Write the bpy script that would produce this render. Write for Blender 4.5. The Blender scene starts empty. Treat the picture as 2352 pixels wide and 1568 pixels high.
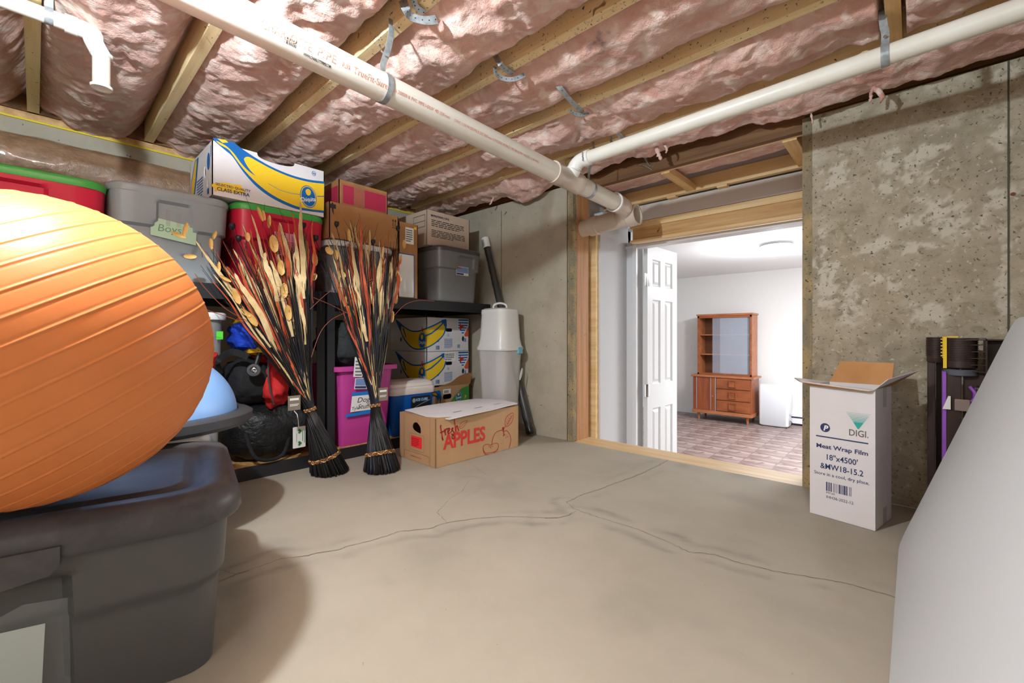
import bpy, bmesh, math, random
from mathutils import Vector, Matrix, noise
from mathutils.geometry import tessellate_polygon
import numpy as np
random.seed(7)
C = bpy.data.collections.new('crawlspace'); bpy.context.scene.collection.children.link(C)
SC = bpy.context.scene
# ------------------------------------------------------------------ camera, world, lights, exposure
FP, CX, HY, CAMZ = 1005.0, 1176.0, 772.6, 0.67
YAW = math.radians(42.546); SN, CS = math.sin(YAW), math.cos(YAW)
cam = bpy.data.cameras.new('camera'); co = bpy.data.objects.new('camera', cam); C.objects.link(co)
cam.sensor_width = 36; cam.lens = FP/2352*36; cam.shift_y = -11.4/2352
cam.clip_start = 0.02; cam.clip_end = 60
co.location = (0, 0, CAMZ); co.rotation_euler = (math.pi/2, 0, YAW); SC.camera = co
w = bpy.data.worlds.new('world'); SC.world = w; w.use_nodes = True
w.node_tree.nodes['Background'].inputs[0].default_value = (.9, .93, 1, 1)
w.node_tree.nodes['Background'].inputs[1].default_value = 0.15
def lamp(name, loc, energy, col, r):
    l = bpy.data.lights.new(name, 'POINT'); l.energy = energy; l.color = col; l.shadow_soft_size = r
    o = bpy.data.objects.new(name, l); o.location = loc; C.objects.link(o); return o
def arealamp(name, loc, size, energy, col, rot=(0, 0, 0)):
    l = bpy.data.lights.new(name, 'AREA'); l.shape = 'RECTANGLE'; l.size, l.size_y = size; l.energy = energy; l.color = col
    o = bpy.data.objects.new(name, l); o.location = loc; o.rotation_euler = rot; C.objects.link(o); return o
lamp('ceiling_bulb', (-.97, -.06, 1.565), 51, (.86, .985, 1.08), .026)
lamp('rear_fill_light', (.55, -1.75, 1.45), 26, (.85, .98, 1.08), .30)  # added soft fill light behind the camera, without a fixture
lamp('white_room_lamp', (-1.12, 5.55, 1.34), 32, (.96, .98, 1), .09)
arealamp('white_room_fill_light', (.4, 5.4, 1.66), (1.1, 1.1), 92, (.95, .97, 1))  # unseen area light, added to fill the white room
SC.view_settings.view_transform = 'Standard'; SC.view_settings.look = 'None'
SC.view_settings.gamma = 1; SC.view_settings.use_curve_mapping = False
SC.view_settings.exposure = 0.92

# ------------------------------------------------------------------ pixel -> point on a real plane
def at_z(px, py, Z=0.):
    d = FP*(Z-CAMZ)/(HY-py); r = (px-CX)/FP*d; return Vector((-d*SN+r*CS, d*CS+r*SN, Z))
def at_y(px, py, Y):
    t = (px-CX)/FP; d = Y/(CS+t*SN); return Vector((-d*SN+t*d*CS, Y, CAMZ+(HY-py)*d/FP))
def at_x(px, py, X):
    t = (px-CX)/FP; d = X/(-SN+t*CS); return Vector((X, d*CS+t*d*SN, CAMZ+(HY-py)*d/FP))

# ------------------------------------------------------------------ materials
def lin(c):
    r = []
    for v in c[:3]:
        v = v/255; r.append(v/12.92 if v <= .04045 else ((v+.055)/1.055)**2.4)
    return (*r, 1)
MATS = {}
def M(name, col, rough=.6, metal=0, var=None, bump=None, spec=.5, alpha=1, trans=0, coat=0, emit=None, stretch=(1, 1, 1), speck=None, attr=None, sheen=0, ior=1.45):
    if name in MATS: return MATS[name]
    m = bpy.data.materials.new(name); m.use_nodes = True; nt = m.node_tree; N = nt.nodes; L = nt.links
    b = N['Principled BSDF']; MATS[name] = m
    b.inputs['Roughness'].default_value = rough; b.inputs['Metallic'].default_value = metal
    b.inputs['Specular IOR Level'].default_value = spec; b.inputs['Alpha'].default_value = alpha
    b.inputs['Transmission Weight'].default_value = trans; b.inputs['Coat Weight'].default_value = coat
    b.inputs['Sheen Weight'].default_value = sheen; b.inputs['IOR'].default_value = ior
    b.inputs['Base Color'].default_value = lin(col)
    tc = N.new('ShaderNodeTexCoord'); mp = N.new('ShaderNodeMapping'); mp.inputs['Scale'].default_value = stretch
    L.new(tc.outputs['Object'], mp.inputs['Vector'])
    last = None
    if var:
        col2, sc, lo, hi = var
        n = N.new('ShaderNodeTexNoise'); n.inputs['Scale'].default_value = sc; n.inputs['Detail'].default_value = 6; n.inputs['Roughness'].default_value = .62
        L.new(mp.outputs[0], n.inputs['Vector'])
        r = N.new('ShaderNodeMapRange'); r.inputs['From Min'].default_value = lo; r.inputs['From Max'].default_value = hi
        L.new(n.outputs['Fac'], r.inputs['Value'])
        x = N.new('ShaderNodeMix'); x.data_type = 'RGBA'; x.inputs['A'].default_value = lin(col); x.inputs['B'].default_value = lin(col2)
        L.new(r.outputs[0], x.inputs['Factor']); last = x.outputs['Result']
    def over(fac, c, prev):
        x = N.new('ShaderNodeMix'); x.data_type = 'RGBA'
        if prev is None: x.inputs['A'].default_value = lin(col)
        else: L.new(prev, x.inputs['A'])
        x.inputs['B'].default_value = lin(c); L.new(fac, x.inputs['Factor']); return x.outputs['Result']
    if attr:
        for nm, c, k in attr:
            a = N.new('ShaderNodeAttribute'); a.attribute_name = nm
            mm = N.new('ShaderNodeMath'); mm.operation = 'MULTIPLY'; mm.inputs[1].default_value = k; mm.use_clamp = True
            L.new(a.outputs['Fac'], mm.inputs[0]); last = over(mm.outputs[0], c, last)
    if speck:
        for c, sc, lo, hi in speck:
            n = N.new('ShaderNodeTexNoise'); n.inputs['Scale'].default_value = sc; n.inputs['Detail'].default_value = 3; n.inputs['Distortion'].default_value = .6
            L.new(tc.outputs['Object'], n.inputs['Vector'])
            r = N.new('ShaderNodeMapRange'); r.inputs['From Min'].default_value = lo; r.inputs['From Max'].default_value = hi
            L.new(n.outputs['Fac'], r.inputs['Value']); last = over(r.outputs[0], c, last)
    if last is not None: L.new(last, b.inputs['Base Color'])
    if bump:
        prev = None
        for sc, st, dist in bump:
            n = N.new('ShaderNodeTexNoise'); n.inputs['Scale'].default_value = sc; n.inputs['Detail'].default_value = 6; n.inputs['Roughness'].default_value = .6
            n.inputs['Distortion'].default_value = .4
            L.new(mp.outputs[0], n.inputs['Vector'])
            bp = N.new('ShaderNodeBump'); bp.inputs['Strength'].default_value = st; bp.inputs['Distance'].default_value = dist
            L.new(n.outputs['Fac'], bp.inputs['Height'])
            if prev: L.new(prev, bp.inputs['Normal'])
            prev = bp.outputs[0]
        L.new(prev, b.inputs['Normal'])
    if emit:
        b.inputs['Emission Color'].default_value = lin(emit[0]); b.inputs['Emission Strength'].default_value = emit[1]
    return m

# ------------------------------------------------------------------ mesh builder
ORG = {}
def empty(name, loc, label, cat, group=None):
    o = bpy.data.objects.new(name, None); C.objects.link(o); o.location = loc; o.empty_display_size = .05
    o['label'] = label; o['category'] = cat
    if group: o['group'] = group
    ORG[o.name] = Vector(loc); return o
def tag(o, label=None, cat=None, group=None, kind=None):
    if label: o['label'] = label
    if cat: o['category'] = cat
    if group: o['group'] = group
    if kind: o['kind'] = kind
    return o
def frame(o, u, v):
    o, u, v = Vector(o), Vector(u).normalized(), Vector(v).normalized(); n = u.cross(v)
    return (o, u, v, n)
class MB:
    def __init__(s): s.v = []; s.f = []
    def add(s, V, F):
        k = len(s.v); s.v += [Vector(p) for p in V]; s.f += [tuple(i+k for i in f) for f in F]; return s
    def box(s, x0, x1, y0, y1, z0, z1):
        V = [(x0,y0,z0),(x1,y0,z0),(x1,y1,z0),(x0,y1,z0),(x0,y0,z1),(x1,y0,z1),(x1,y1,z1),(x0,y1,z1)]
        return s.add(V, [(0,3,2,1),(4,5,6,7),(0,1,5,4),(1,2,6,5),(2,3,7,6),(3,0,4,7)])
    def slab(s, corners, th):                      # 4 corners (CCW seen from outside) + thickness inward
        c = [Vector(p) for p in corners]; n = (c[1]-c[0]).cross(c[3]-c[0]).normalized()*-th
        V = c+[p+n for p in c]
        return s.add(V, [(0,1,2,3),(7,6,5,4),(0,4,5,1),(1,5,6,2),(2,6,7,3),(3,7,4,0)])
    def tube(s, path, r, n=12, caps=True, r2=None):
        P = [Vector(p) for p in path]; m = len(P); V = []
        up = Vector((0, 0, 1)); t0 = (P[1]-P[0]).normalized()
        if abs(t0.dot(up)) > .95: up = Vector((1, 0, 0))
        a = t0.cross(up).normalized()
        for i, p in enumerate(P):
            t = ((P[min(i+1, m-1)]-P[max(i-1, 0)])).normalized()
            a = (a-t*a.dot(t)).normalized(); b = t.cross(a)
            rr = r[i] if isinstance(r, (list, tuple)) else r
            for k in range(n):
                q = 2*math.pi*k/n; V.append(p+(a*math.cos(q)+b*math.sin(q))*rr)
        F = [(i*n+k, i*n+(k+1) % n, (i+1)*n+(k+1) % n, (i+1)*n+k) for i in range(m-1) for k in range(n)]
        if caps: F += [tuple(range(n-1, -1, -1)), tuple((m-1)*n+k for k in range(n))]
        return s.add(V, F)
    def lathe(s, prof, o, axis=(0, 0, 1), n=32, sc=(1, 1)):
        ax = Vector(axis).normalized(); h = Vector((1, 0, 0)) if abs(ax.x) < .9 else Vector((0, 1, 0))
        a = (h-ax*h.dot(ax)).normalized(); b = ax.cross(a); o = Vector(o); V = []
        for r, z in prof:
            for k in range(n):
                q = 2*math.pi*k/n; V.append(o+ax*z+(a*math.cos(q)*sc[0]+b*math.sin(q)*sc[1])*max(r, 1e-5))
        m = len(prof)
        return s.add(V, [(i*n+k, i*n+(k+1) % n, (i+1)*n+(k+1) % n, (i+1)*n+k) for i in range(m-1) for k in range(n)])
    def ribbon(s, path, width, wdir, th=.0015):    # strip, wdir = vector (or list) across
        P = [Vector(p) for p in path]; m = len(P); V = []
        for i, p in enumerate(P):
            wv = Vector(wdir[i]) if isinstance(wdir, list) else Vector(wdir)
            t = (P[min(i+1, m-1)]-P[max(i-1, 0)]).normalized(); wv = (wv-t*wv.dot(t)).normalized(); n = t.cross(wv)
            ww = width[i] if isinstance(width, list) else width
            V += [p-wv*ww/2-n*th/2, p+wv*ww/2-n*th/2, p+wv*ww/2+n*th/2, p-wv*ww/2+n*th/2]
        F = []
        for i in range(m-1):
            for k in range(4): F.append((i*4+k, i*4+(k+1) % 4, (i+1)*4+(k+1) % 4, (i+1)*4+k))
        F += [(3, 2, 1, 0), tuple((m-1)*4+k for k in range(4))]
        return s.add(V, F)
    def poly(s, fr, loops, e=0., th=0.):            # loops: outer then holes, in the frame's u,v ; th = solid thickness behind
        o, u, v, n = fr; pts = [p for l in loops for p in l]
        tri = tessellate_polygon([[Vector((p[0], p[1], 0)) for p in l] for l in loops])
        W = [o+u*p[0]+v*p[1]+n*e for p in pts]; F = []
        for t in tri:
            a, b, c = [pts[i] for i in t]
            cr = (b[0]-a[0])*(c[1]-a[1])-(b[1]-a[1])*(c[0]-a[0])
            F.append(tuple(t) if cr > 0 else tuple(reversed(t)))
        s.add(W, F)
        if th:
            k = len(pts); s.add([p-n*th for p in W], [tuple(reversed(f)) for f in F])
            q = 0; V2 = []; F2 = []
            for l in loops:
                m = len(l)
                for i in range(m):
                    j = (i+1) % m; a, b = W[q+i], W[q+j]; z = len(V2)
                    V2 += [a, b, b-n*th, a-n*th]; F2.append((z, z+1, z+2, z+3))
                q += m
            s.add(V2, F2)
        return s
    def stroke(s, fr, pts, wd, e=0.):
        o, u, v, n = fr
        for a, b in zip(pts[:-1], pts[1:]):
            d = Vector((b[0]-a[0], b[1]-a[1])); l = d.length
            if l < 1e-6: continue
            d /= l; q = Vector((-d.y, d.x))*wd/2; x = d*wd*.3
            P = [(a[0]-q.x-x.x, a[1]-q.y-x.y), (b[0]-q.x+x.x, b[1]-q.y+x.y), (b[0]+q.x+x.x, b[1]+q.y+x.y), (a[0]+q.x-x.x, a[1]+q.y-x.y)]
            s.add([o+u*p[0]+v*p[1]+n*e for p in P], [(0, 1, 2, 3)])
        return s
    def text(s, fr, txt, x, y, size, align='LEFT', bold=0, sx=1, shear=0, e=0., rot=0, sy=1):
        o, u, v, n = fr; V, F = text_geo(txt, size, align, bold, shear)
        cr, sr = math.cos(rot), math.sin(rot); W = []
        for p in V:
            a, b = p[0]*sx, p[1]*sy; W.append(o+u*(x+a*cr-b*sr)+v*(y+a*sr+b*cr)+n*e)
        return s.add(W, F)
    def xf(s, m): s.v = [m@p for p in s.v]; return s
    def build(s, name, mat, parent=None, smooth=False, bevel=0, label=None, sharp=35, weld=False):
        org = ORG.get(parent.name, Vector()) if parent else Vector()
        me = bpy.data.meshes.new(name); me.from_pydata([tuple(p-org) for p in s.v], [], s.f)
        if weld:
            bm = bmesh.new(); bm.from_mesh(me); bmesh.ops.remove_doubles(bm, verts=bm.verts, dist=1e-5); bm.to_mesh(me); bm.free()
        me.materials.append(mat); me.update()
        if smooth:
            me.shade_smooth()
            if sharp: me.set_sharp_from_angle(angle=math.radians(sharp))
        o = bpy.data.objects.new(name, me); C.objects.link(o)
        if parent: o.parent = parent
        ORG[o.name] = org
        if bevel:
            b = o.modifiers.new('bevel', 'BEVEL'); b.width = bevel; b.segments = 2; b.limit_method = 'ANGLE'
        if label: o['label'] = label
        return o
_TG = {}
def text_geo(txt, size, align, bold, shear):
    k = (txt, size, align, bold, shear)
    if k in _TG: return _TG[k]
    cu = bpy.data.curves.new('t', 'FONT'); cu.body = txt; cu.size = size; cu.align_x = align; cu.offset = bold; cu.shear = shear
    cu.resolution_u = 3; cu.fill_mode = 'FRONT'
    o = bpy.data.objects.new('t', cu); C.objects.link(o)
    dg = bpy.context.evaluated_depsgraph_get(); me = o.evaluated_get(dg).to_mesh()
    V = [tuple(q.co) for q in me.vertices]; F = [tuple(p.vertices) for p in me.polygons]
    o.evaluated_get(dg).to_mesh_clear(); bpy.data.objects.remove(o); bpy.data.curves.remove(cu)
    _TG[k] = (V, F); return V, F
def spline(P, n=8, closed=False):
    P = [Vector(p) for p in P]; m = len(P); R = []
    for i in range(m if closed else m-1):
        if closed: a, b, c, d = P[(i-1) % m], P[i], P[(i+1) % m], P[(i+2) % m]
        else: a, b, c, d = P[max(i-1, 0)], P[i], P[i+1], P[min(i+2, m-1)]
        for k in range(n):
            t = k/n; R.append(.5*((2*b)+(c-a)*t+(2*a-5*b+4*c-d)*t*t+(3*b-a-3*c+d)*t**3))
    if not closed: R.append(P[-1])
    return R
def sp2(P, n=8, closed=False): return [(q.x, q.y) for q in spline([(p[0], p[1], 0) for p in P], n, closed)]
def ell(cx, cy, rx, ry, n=28, rot=0):
    return [(cx+rx*math.cos(q)*math.cos(rot)-ry*math.sin(q)*math.sin(rot), cy+rx*math.cos(q)*math.sin(rot)+ry*math.sin(q)*math.cos(rot)) for q in [2*math.pi*k/n for k in range(n)]]
def rect(x0, y0, x1, y1): return [(x0, y0), (x1, y0), (x1, y1), (x0, y1)]
def rrect2(x0, y0, x1, y1, r, n=5):
    P = []
    for cx, cy, a in ((x1-r, y0+r, -90), (x1-r, y1-r, 0), (x0+r, y1-r, 90), (x0+r, y0+r, 180)):
        for k in range(n+1):
            q = math.radians(a+90*k/n); P.append((cx+r*math.cos(q), cy+r*math.sin(q)))
    return P
def clipu(P, u0, left=True):                        # keep the part with u<=u0 (left) or u>=u0
    R = []; f = (lambda p: p[0] <= u0) if left else (lambda p: p[0] >= u0)
    for a, b in zip(P, P[1:]+P[:1]):
        if f(a): R.append(a)
        if f(a) != f(b):
            t = (u0-a[0])/(b[0]-a[0]); R.append((u0, a[1]+(b[1]-a[1])*t))
    return R
def decal(name, fr, loops_list, mat, parent, e=.0006, texts=(), strokes=()):
    b = MB()
    for L in loops_list: b.poly(fr, L if isinstance(L[0][0], (list, tuple)) else [L], e)
    for t in texts: b.text(fr, *t[0], e=e, **t[1])
    for p, wd in strokes: b.stroke(fr, p, wd, e)
    o = b.build(name, mat, parent)
    if name.endswith('_text'): o['kind'] = 'stuff'
    return o
def scribble(x, y, w_, h_, rows, seed=0, fill=.8):   # rows of unreadably small print
    rd = random.Random(seed); R = []
    for i in range(rows):
        yy = y+h_-(i+.7)*h_/rows; xx = x; end = x+w_*(rd.uniform(.6, 1) if i == rows-1 else 1)
        while xx < end:
            l = min(rd.uniform(.008, .025)*w_/.12, end-xx); R.append(rect(xx, yy, xx+l, yy+h_/rows*.42)); xx += l+.003*w_/.12
    return R
def barcode(x, y, w_, h_, n=22, seed=1):
    rd = random.Random(seed); ws = [rd.choice((1, 1, 2, 3)) for _ in range(2*n)]; k = w_/sum(ws); R = []; q = x
    for i, a in enumerate(ws):
        if i % 2 == 0: R.append(rect(q, y, q+a*k, y+h_))
        q += a*k
    return R
# ------------------------------------------------------------------ material palette
mFloor = M('concrete_floor', (164,157,141), .78, var=((153,146,130), 2.2, .35, .7), bump=[(30, .12, .004), (220, .12, .001)],
           attr=[('stain', (110,107,100), .62), ('pale', (172,166,150), .5)], speck=[((138,130,112), 80, .72, .78)])
mConc = M('concrete_wall_rough', (178,167,145), .9, var=((158,147,124), 9, .35, .65), bump=[(60, .5, .006), (240, .35, .002)],
          attr=[('pale', (206,199,182), .85), ('dark', (122,114,96), .8)], speck=[((148,137,113), 26, .54, .70), ((96,88,72), 90, .62, .68), ((196,188,168), 55, .62, .72)])
mConcS = M('concrete_wall_smooth', (180,171,152), .88, var=((164,155,136), 6, .35, .7), bump=[(80, .25, .003)], speck=[((96,92,82), 38, .70, .74), ((178,172,156), 30, .66, .74)])
mConcE = M('stained_form_lumber', (170,146,104), .85, var=((135,124,100), 18, .4, .55), bump=[(90, .4, .003)], speck=[((82,72,52), 90, .62, .66)], stretch=(1, 1, .4))
def woodm(name, c1, c2, st, rough=.6, sc=26, knots=None): return M(name, c1, rough, var=(c2, sc, .38, .62), bump=[(sc*2, .15, .001)], stretch=st, speck=knots)
mJoist = woodm('joist_lumber', (248,226,178), (232,204,150), (.06, 1, 1), .85, 34, [((112,88,58), 70, .70, .73)])
mJoistS = woodm('spattered_joist', (248,226,178), (232,204,150), (.06, 1, 1), .85, 34, [((95,90,84), 85, .655, .68), ((150,118,74), 22, .68, .74)])
mPineX = woodm('pine_board', (242,212,160), (226,188,130), (.07, 1, 1), .55, 28, [((120,78,44), 13, .74, .78)])
mPineDark = woodm('aged_pine', (220,180,124), (196,150,94), (.07, 1, 1), .6, 30, [((100,60,32), 12, .72, .77)])
mBrown = woodm('dark_rim_board', (132,94,58), (100,70,42), (.06, 1, 1), .7, 30)
mPineY = woodm('pine_block', (236,200,142), (214,172,112), (1, .08, 1), .6, 26)
mPineZ = woodm('jamb_plank', (196,146,98), (172,120,74), (1, 1, .05), .6, 30, [((140,128,112), 40, .64, .70)])
mSill = woodm('sill_board', (216,186,140), (196,162,112), (.08, 1, 1), .5, 24, [((150,128,100), 14, .70, .76)])
mYellow = M('yellow_sill_foam', (226,206,40), .6); mFoamPale = M('pale_yellow_batt', (214,204,130), .95, bump=[(60, .8, .01)])
mSub = M('subfloor_sheathing', (120,86,56), .8)
mPink = M('pink_fibreglass', (234,198,184), .95, var=((216,164,148), 9, .35, .65), bump=[(22, .55, .02), (75, .6, .007), (260, .5, .002)], spec=.15, sheen=.25,
          attr=[('ink', (105,88,92), .8)], speck=[((242,218,204), 15, .52, .66)])
mPVC = M('white_pvc_pipe', (236,232,220), .32, var=((228,222,208), 5, .4, .7), spec=.5)
mPVC2 = M('gloss_pvc_fitting', (240,238,232), .18, spec=.5)
mPVCc = M('tan_pvc_fitting', (214,200,184), .25, var=((205,188,170), 6, .4, .7))
mPVCt = M('clear_primer_pvc', (226,214,200), .2, alpha=.8)
mGalv = M('galvanised_metal', (176,181,182), .42, .35, var=((140,146,148), 40, .4, .65)); mHole = M('strap_hole_black', (25,24,23), .8)
mWhiteP = M('white_wall_paint', (226,226,225), .7, bump=[(300, .08, .001)]); mWhiteC = M('white_ceiling_paint', (226,226,227), .8)
mDry = M('grey_primed_drywall', (206,207,210), .7); mDryT = M('beige_drywall_strip', (212,204,198), .8)
mTrim = M('white_gloss_trim', (226,227,230), .35); mDoor = M('white_door_paint', (228,229,230), .38)
mTile = M('vinyl_tile_stone', (120,100,96), .38, var=((164,148,142), 7, .42, .62), stretch=(.35, 1.3, 1), speck=[((98,78,72), 9, .54, .68)])
mGrout = M('grout', (176,168,164), .7)
mWal = M('walnut_veneer', (156,88,50), .38, var=((126,66,36), 16, .35, .65), stretch=(.25, 1, 1), coat=.1)
mWalV = M('walnut_vertical_veneer', (146,78,44), .38, var=((118,58,32), 18, .35, .65), stretch=(1, 1, .12), coat=.1)
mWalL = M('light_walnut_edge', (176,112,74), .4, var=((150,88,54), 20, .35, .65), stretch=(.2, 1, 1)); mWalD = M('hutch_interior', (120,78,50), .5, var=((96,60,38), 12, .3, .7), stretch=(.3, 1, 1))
mAlu = M('aluminium_pull', (200,200,205), .3, .8); mGlass = M('hutch_glass', (205,214,230), .04, alpha=.2, spec=.8)
mAppl = M('white_appliance', (214,217,222), .25); mGreyT = M('grey_print', (110,112,116), .5); mBlack = M('black_plastic', (22,22,23), .45)
mLampG = M('glass_lit', (255,252,245), .08, alpha=.25, emit=((255,250,240), 1.2)); mLampC = M('lamp_glow', (255,255,255), .3, emit=((255,250,240), 14))
mChrome = M('chrome', (215,215,215), .12, 1)
mCard = M('kraft_cardboard', (186,148,108), .8, var=((176,138,98), 8, .3, .7), bump=[(160, .08, .001)], stretch=(1, 1, .1))
mCardD = M('brown_cardboard', (172,124,76), .8, var=((158,110,64), 7, .3, .7)); mCardI = M('cardboard_inside', (196,146,94), .85, var=((180,130,80), 9, .3, .7))
mCardW = M('white_cardboard', (226,221,220), .62, var=((216,211,210), 5, .3, .7)); mCardB = M('beige_filebox_cardboard', (190,168,148), .75)
mInkBlue = M('blue_ink', (0,98,170), .6); mInkNavy = M('navy_ink', (48,58,98), .6); mYel = M('banana_yellow_ink', (242,200,40), .55)
mRedInk = M('red_ink', (200,48,38), .6); mBlackInk = M('black_ink', (40,36,34), .6); mWhiteInk = M('white_print', (235,233,230), .6); mGreenInk = M('green_ink', (70,140,60), .6)
mPinkInk = M('dark_pink_ink', (170,40,70), .6); mTeal = M('teal_ink', (40,165,150), .6); mOlive = M('olive_grey_ink', (105,102,88), .6); mFluoro = M('fluorescent_red_label', (250,50,52), .5)
mRedPale = M('pale_red_pipe_print', (226,150,132), .5); mPaper = M('white_paper', (236,234,228), .7); mMint = M('mint_green_paper', (186,222,192), .7); mOrangeInk = M('orange_ink', (220,90,50), .6)
mPurple = M('purple_plastic', (150,90,190), .45); mTape = M('blue_masking_tape', (20,120,205), .6); mClearTape = M('clear_tape', (200,200,198), .15, alpha=.18)
mRedTote = M('red_tote_plastic', (200,30,62), .33, bump=[(300, .04, .001)]); mGreenLid = M('green_lid_plastic', (70,165,72), .4); mGreyTote = M('grey_tote_plastic', (146,155,158), .36)
mDkTote = M('slate_tote_plastic', (118,120,121), .34); mDkToteL = M('dark_tote_lid', (82,79,80), .3, bump=[(40, .05, .003)]); mBigTote = M('charcoal_tote_plastic', (80,79,78), .38, bump=[(250, .05, .001)])
mBigLid = M('charcoal_lid_plastic', (72,70,71), .38, spec=.35, bump=[(14, .10, .005)], var=((88,85,86), 12, .45, .7)); mMagenta = M('magenta_tote_plastic', (196,66,152), .42)
mOrange = M('orange_vinyl', (216,128,70), .46, var=((210,121,64), 5, .35, .7), bump=[(7, .12, .012), (500, .05, .0006)], spec=.35); mBosu = M('blue_dome_vinyl', (128,172,226), .38); mBosuR = M('dark_grey_platform', (62,63,66), .42)
mSteel = M('black_powder_coat', (34,34,36), .5); mOSB = M('osb_board', (204,164,104), .8, var=((160,116,62), 38, .4, .6), stretch=(.5, 1, 1), speck=[((120,84,44), 60, .63, .68)])
mClear = M('clear_plastic_bin', (205,210,210), .22, alpha=.38); mFrost = M('frosted_plastic', (226,224,219), .33, alpha=.62, spec=.6); mFrostL = M('frosted_lid_plastic', (236,234,229), .3, alpha=.85, spec=.6)
mWhiteLid = M('white_lid_plastic', (225,227,226), .4); mTealClip = M('teal_clip', (120,178,196), .4); mCloth = M('cream_cloth', (222,208,198), .9, bump=[(40, .4, .01)])
mRollB = M('brown_plastic_wrapped_roll', (150,120,94), .22, var=((126,98,74), 14, .35, .65), bump=[(34, .7, .012), (110, .4, .004)], spec=.8, coat=.5)
mBlkFab = M('black_fabric', (26,26,28), .85, bump=[(300, .5, .002), (14, .5, .02)]); mRedFab = M('red_fabric', (206,38,36), .8, bump=[(200, .4, .002)], var=((170,28,30), 9, .35, .65)); mBluFab = M('blue_fabric', (22,66,190), .75, bump=[(16, .6, .02)])
mRub = M('grey_rubber', (70,70,70), .7); mPole = M('black_plastic_wrap', (26,25,25), .16, bump=[(40, .9, .01)], coat=.6)
mPoleC = M('clear_wrap', (200,196,188), .12, alpha=.05, coat=.5); mStem = M('black_stem', (24,21,20), .45); mStemB = M('blue_black_stem', (24,32,62), .4)
mOr = M('orange_straw', (198,88,42), .55, var=((160,58,28), 24, .35, .65)); mCream = M('cream_straw', (222,196,146), .6, var=((196,164,108), 22, .35, .65)); mTan = M('tan_leaf', (214,172,98), .55, var=((190,144,74), 30, .35, .65)); mRust = M('rust_twig', (146,72,52), .6)
mBraid = M('braided_raffia', (170,116,62), .6, var=((112,70,36), 60, .4, .6), bump=[(90, .8, .004)]); mBraidL = M('pale_raffia', (214,172,120), .55); mTagB = M('taupe_tag', (126,114,96), .6)
mResin = M('dark_brown_resin', (58,42,36), .42, bump=[(200, .15, .001)]); mResinG = M('slate_resin', (84,90,98), .45); mTableW = M('light_grey_tabletop', (194,199,200), .5, bump=[(400, .1, .0008)]); mTableE = M('grey_table_edge', (170,171,173), .5)
mCoolB = M('blue_cooler_plastic', (10,84,170), .35); mCoolW = M('white_cooler_lid', (226,216,208), .4); mSilver = M('silver_print', (170,175,178), .35, .4)

# ================================================================== THE SETTING
YW = 2.323; XL = -2.95; XR = 1.15; YB = -2.25; ZT = 1.643; ZJ = 1.681; ZS = 1.93; XO0, XO1 = -1.602, -.367
def S(o): o['kind'] = 'structure'; return o
# floor grid with stain attributes
CRK = []
def cpath(pts, ox, oy, sc): return [at_z(ox+x/sc, oy+y/sc) for x, y in pts]
CRK.append(cpath([(30,990),(180,925),(360,865),(480,820),(640,805),(760,775),(870,762),(910,740),(1080,700),(1200,665),(1260,640),(1420,625),(1480,620),(1530,595),(1590,580),(1700,565),(1800,550),(1960,540),(2150,545),(2323,548)], 480, 1000, 2.904))
CRK.append(cpath([(785,155),(720,190),(680,210),(640,230),(540,270),(400,320),(370,335),(250,370),(140,420)], 1250, 1000, 2.76))
CRK.append(cpath([(140,420),(190,465),(280,495),(350,520),(480,560),(610,600),(800,680),(910,735),(1080,755),(1200,795),(1300,820),(1440,855),(1600,880),(1790,915),(1960,945),(2100,990),(2250,1030)], 1250, 1000, 2.76))
CRK.append(cpath([(205,480),(150,505),(90,520),(0,525)], 1250, 1000, 2.76))
CRK.append(cpath([(1590,580),(1560,550),(1520,515),(1560,470),(1610,420),(1690,370),(1735,300)], 480, 1000, 2.904))
CRK.append(cpath([(1740,180),(1800,230),(1860,265)], 480, 1000, 2.904))
CRK.append(cpath([(40,895),(110,905),(180,925)], 480, 1000, 2.904))
def segdist(P, path):
    D = np.full(len(P), 9.)
    for a, b in zip(path[:-1], path[1:]):
        a, b = np.array(a[:2]), np.array(b[:2]); ab = b-a; t = np.clip(((P-a)@ab)/max(ab@ab, 1e-9), 0, 1)
        D = np.minimum(D, np.linalg.norm(P-(a+t[:, None]*ab), axis=1))
    return D
def gridmesh(name, x0, x1, nx, y0, y1, ny, fn, mat):
    xs = np.linspace(x0, x1, nx); ys = np.linspace(y0, y1, ny)
    V = [fn(x, y) for y in ys for x in xs]
    F = [(j*nx+i, j*nx+i+1, (j+1)*nx+i+1, (j+1)*nx+i) for j in range(ny-1) for i in range(nx-1)]
    me = bpy.data.meshes.new(name); me.from_pydata(V, [], F); me.materials.append(mat); me.shade_smooth()
    o = bpy.data.objects.new(name, me); C.objects.link(o); ORG[o.name] = Vector(); return o
def setattr_(o, name, vals):
    a = o.data.attributes.new(name, 'FLOAT', 'POINT'); a.data.foreach_set('value', np.asarray(vals, dtype=np.float32))
floor = S(gridmesh('floor', XL, XR, 230, YB, YW, 256, lambda x, y: (x, y, .0008*noise.noise(Vector((x*5, y*5, 0)))-.0006), mFloor))
P = np.array([v.co[:] for v in floor.data.vertices])
nz = lambda P, s, o=0.: np.array([noise.fractal(Vector((p[0]*s+o, p[1]*s, o)), 1, 2, 4) for p in P])
n1 = nz(P, 3.2); n2 = nz(P, 9, 5.); st = np.zeros(len(P)); pa = np.zeros(len(P))
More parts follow.
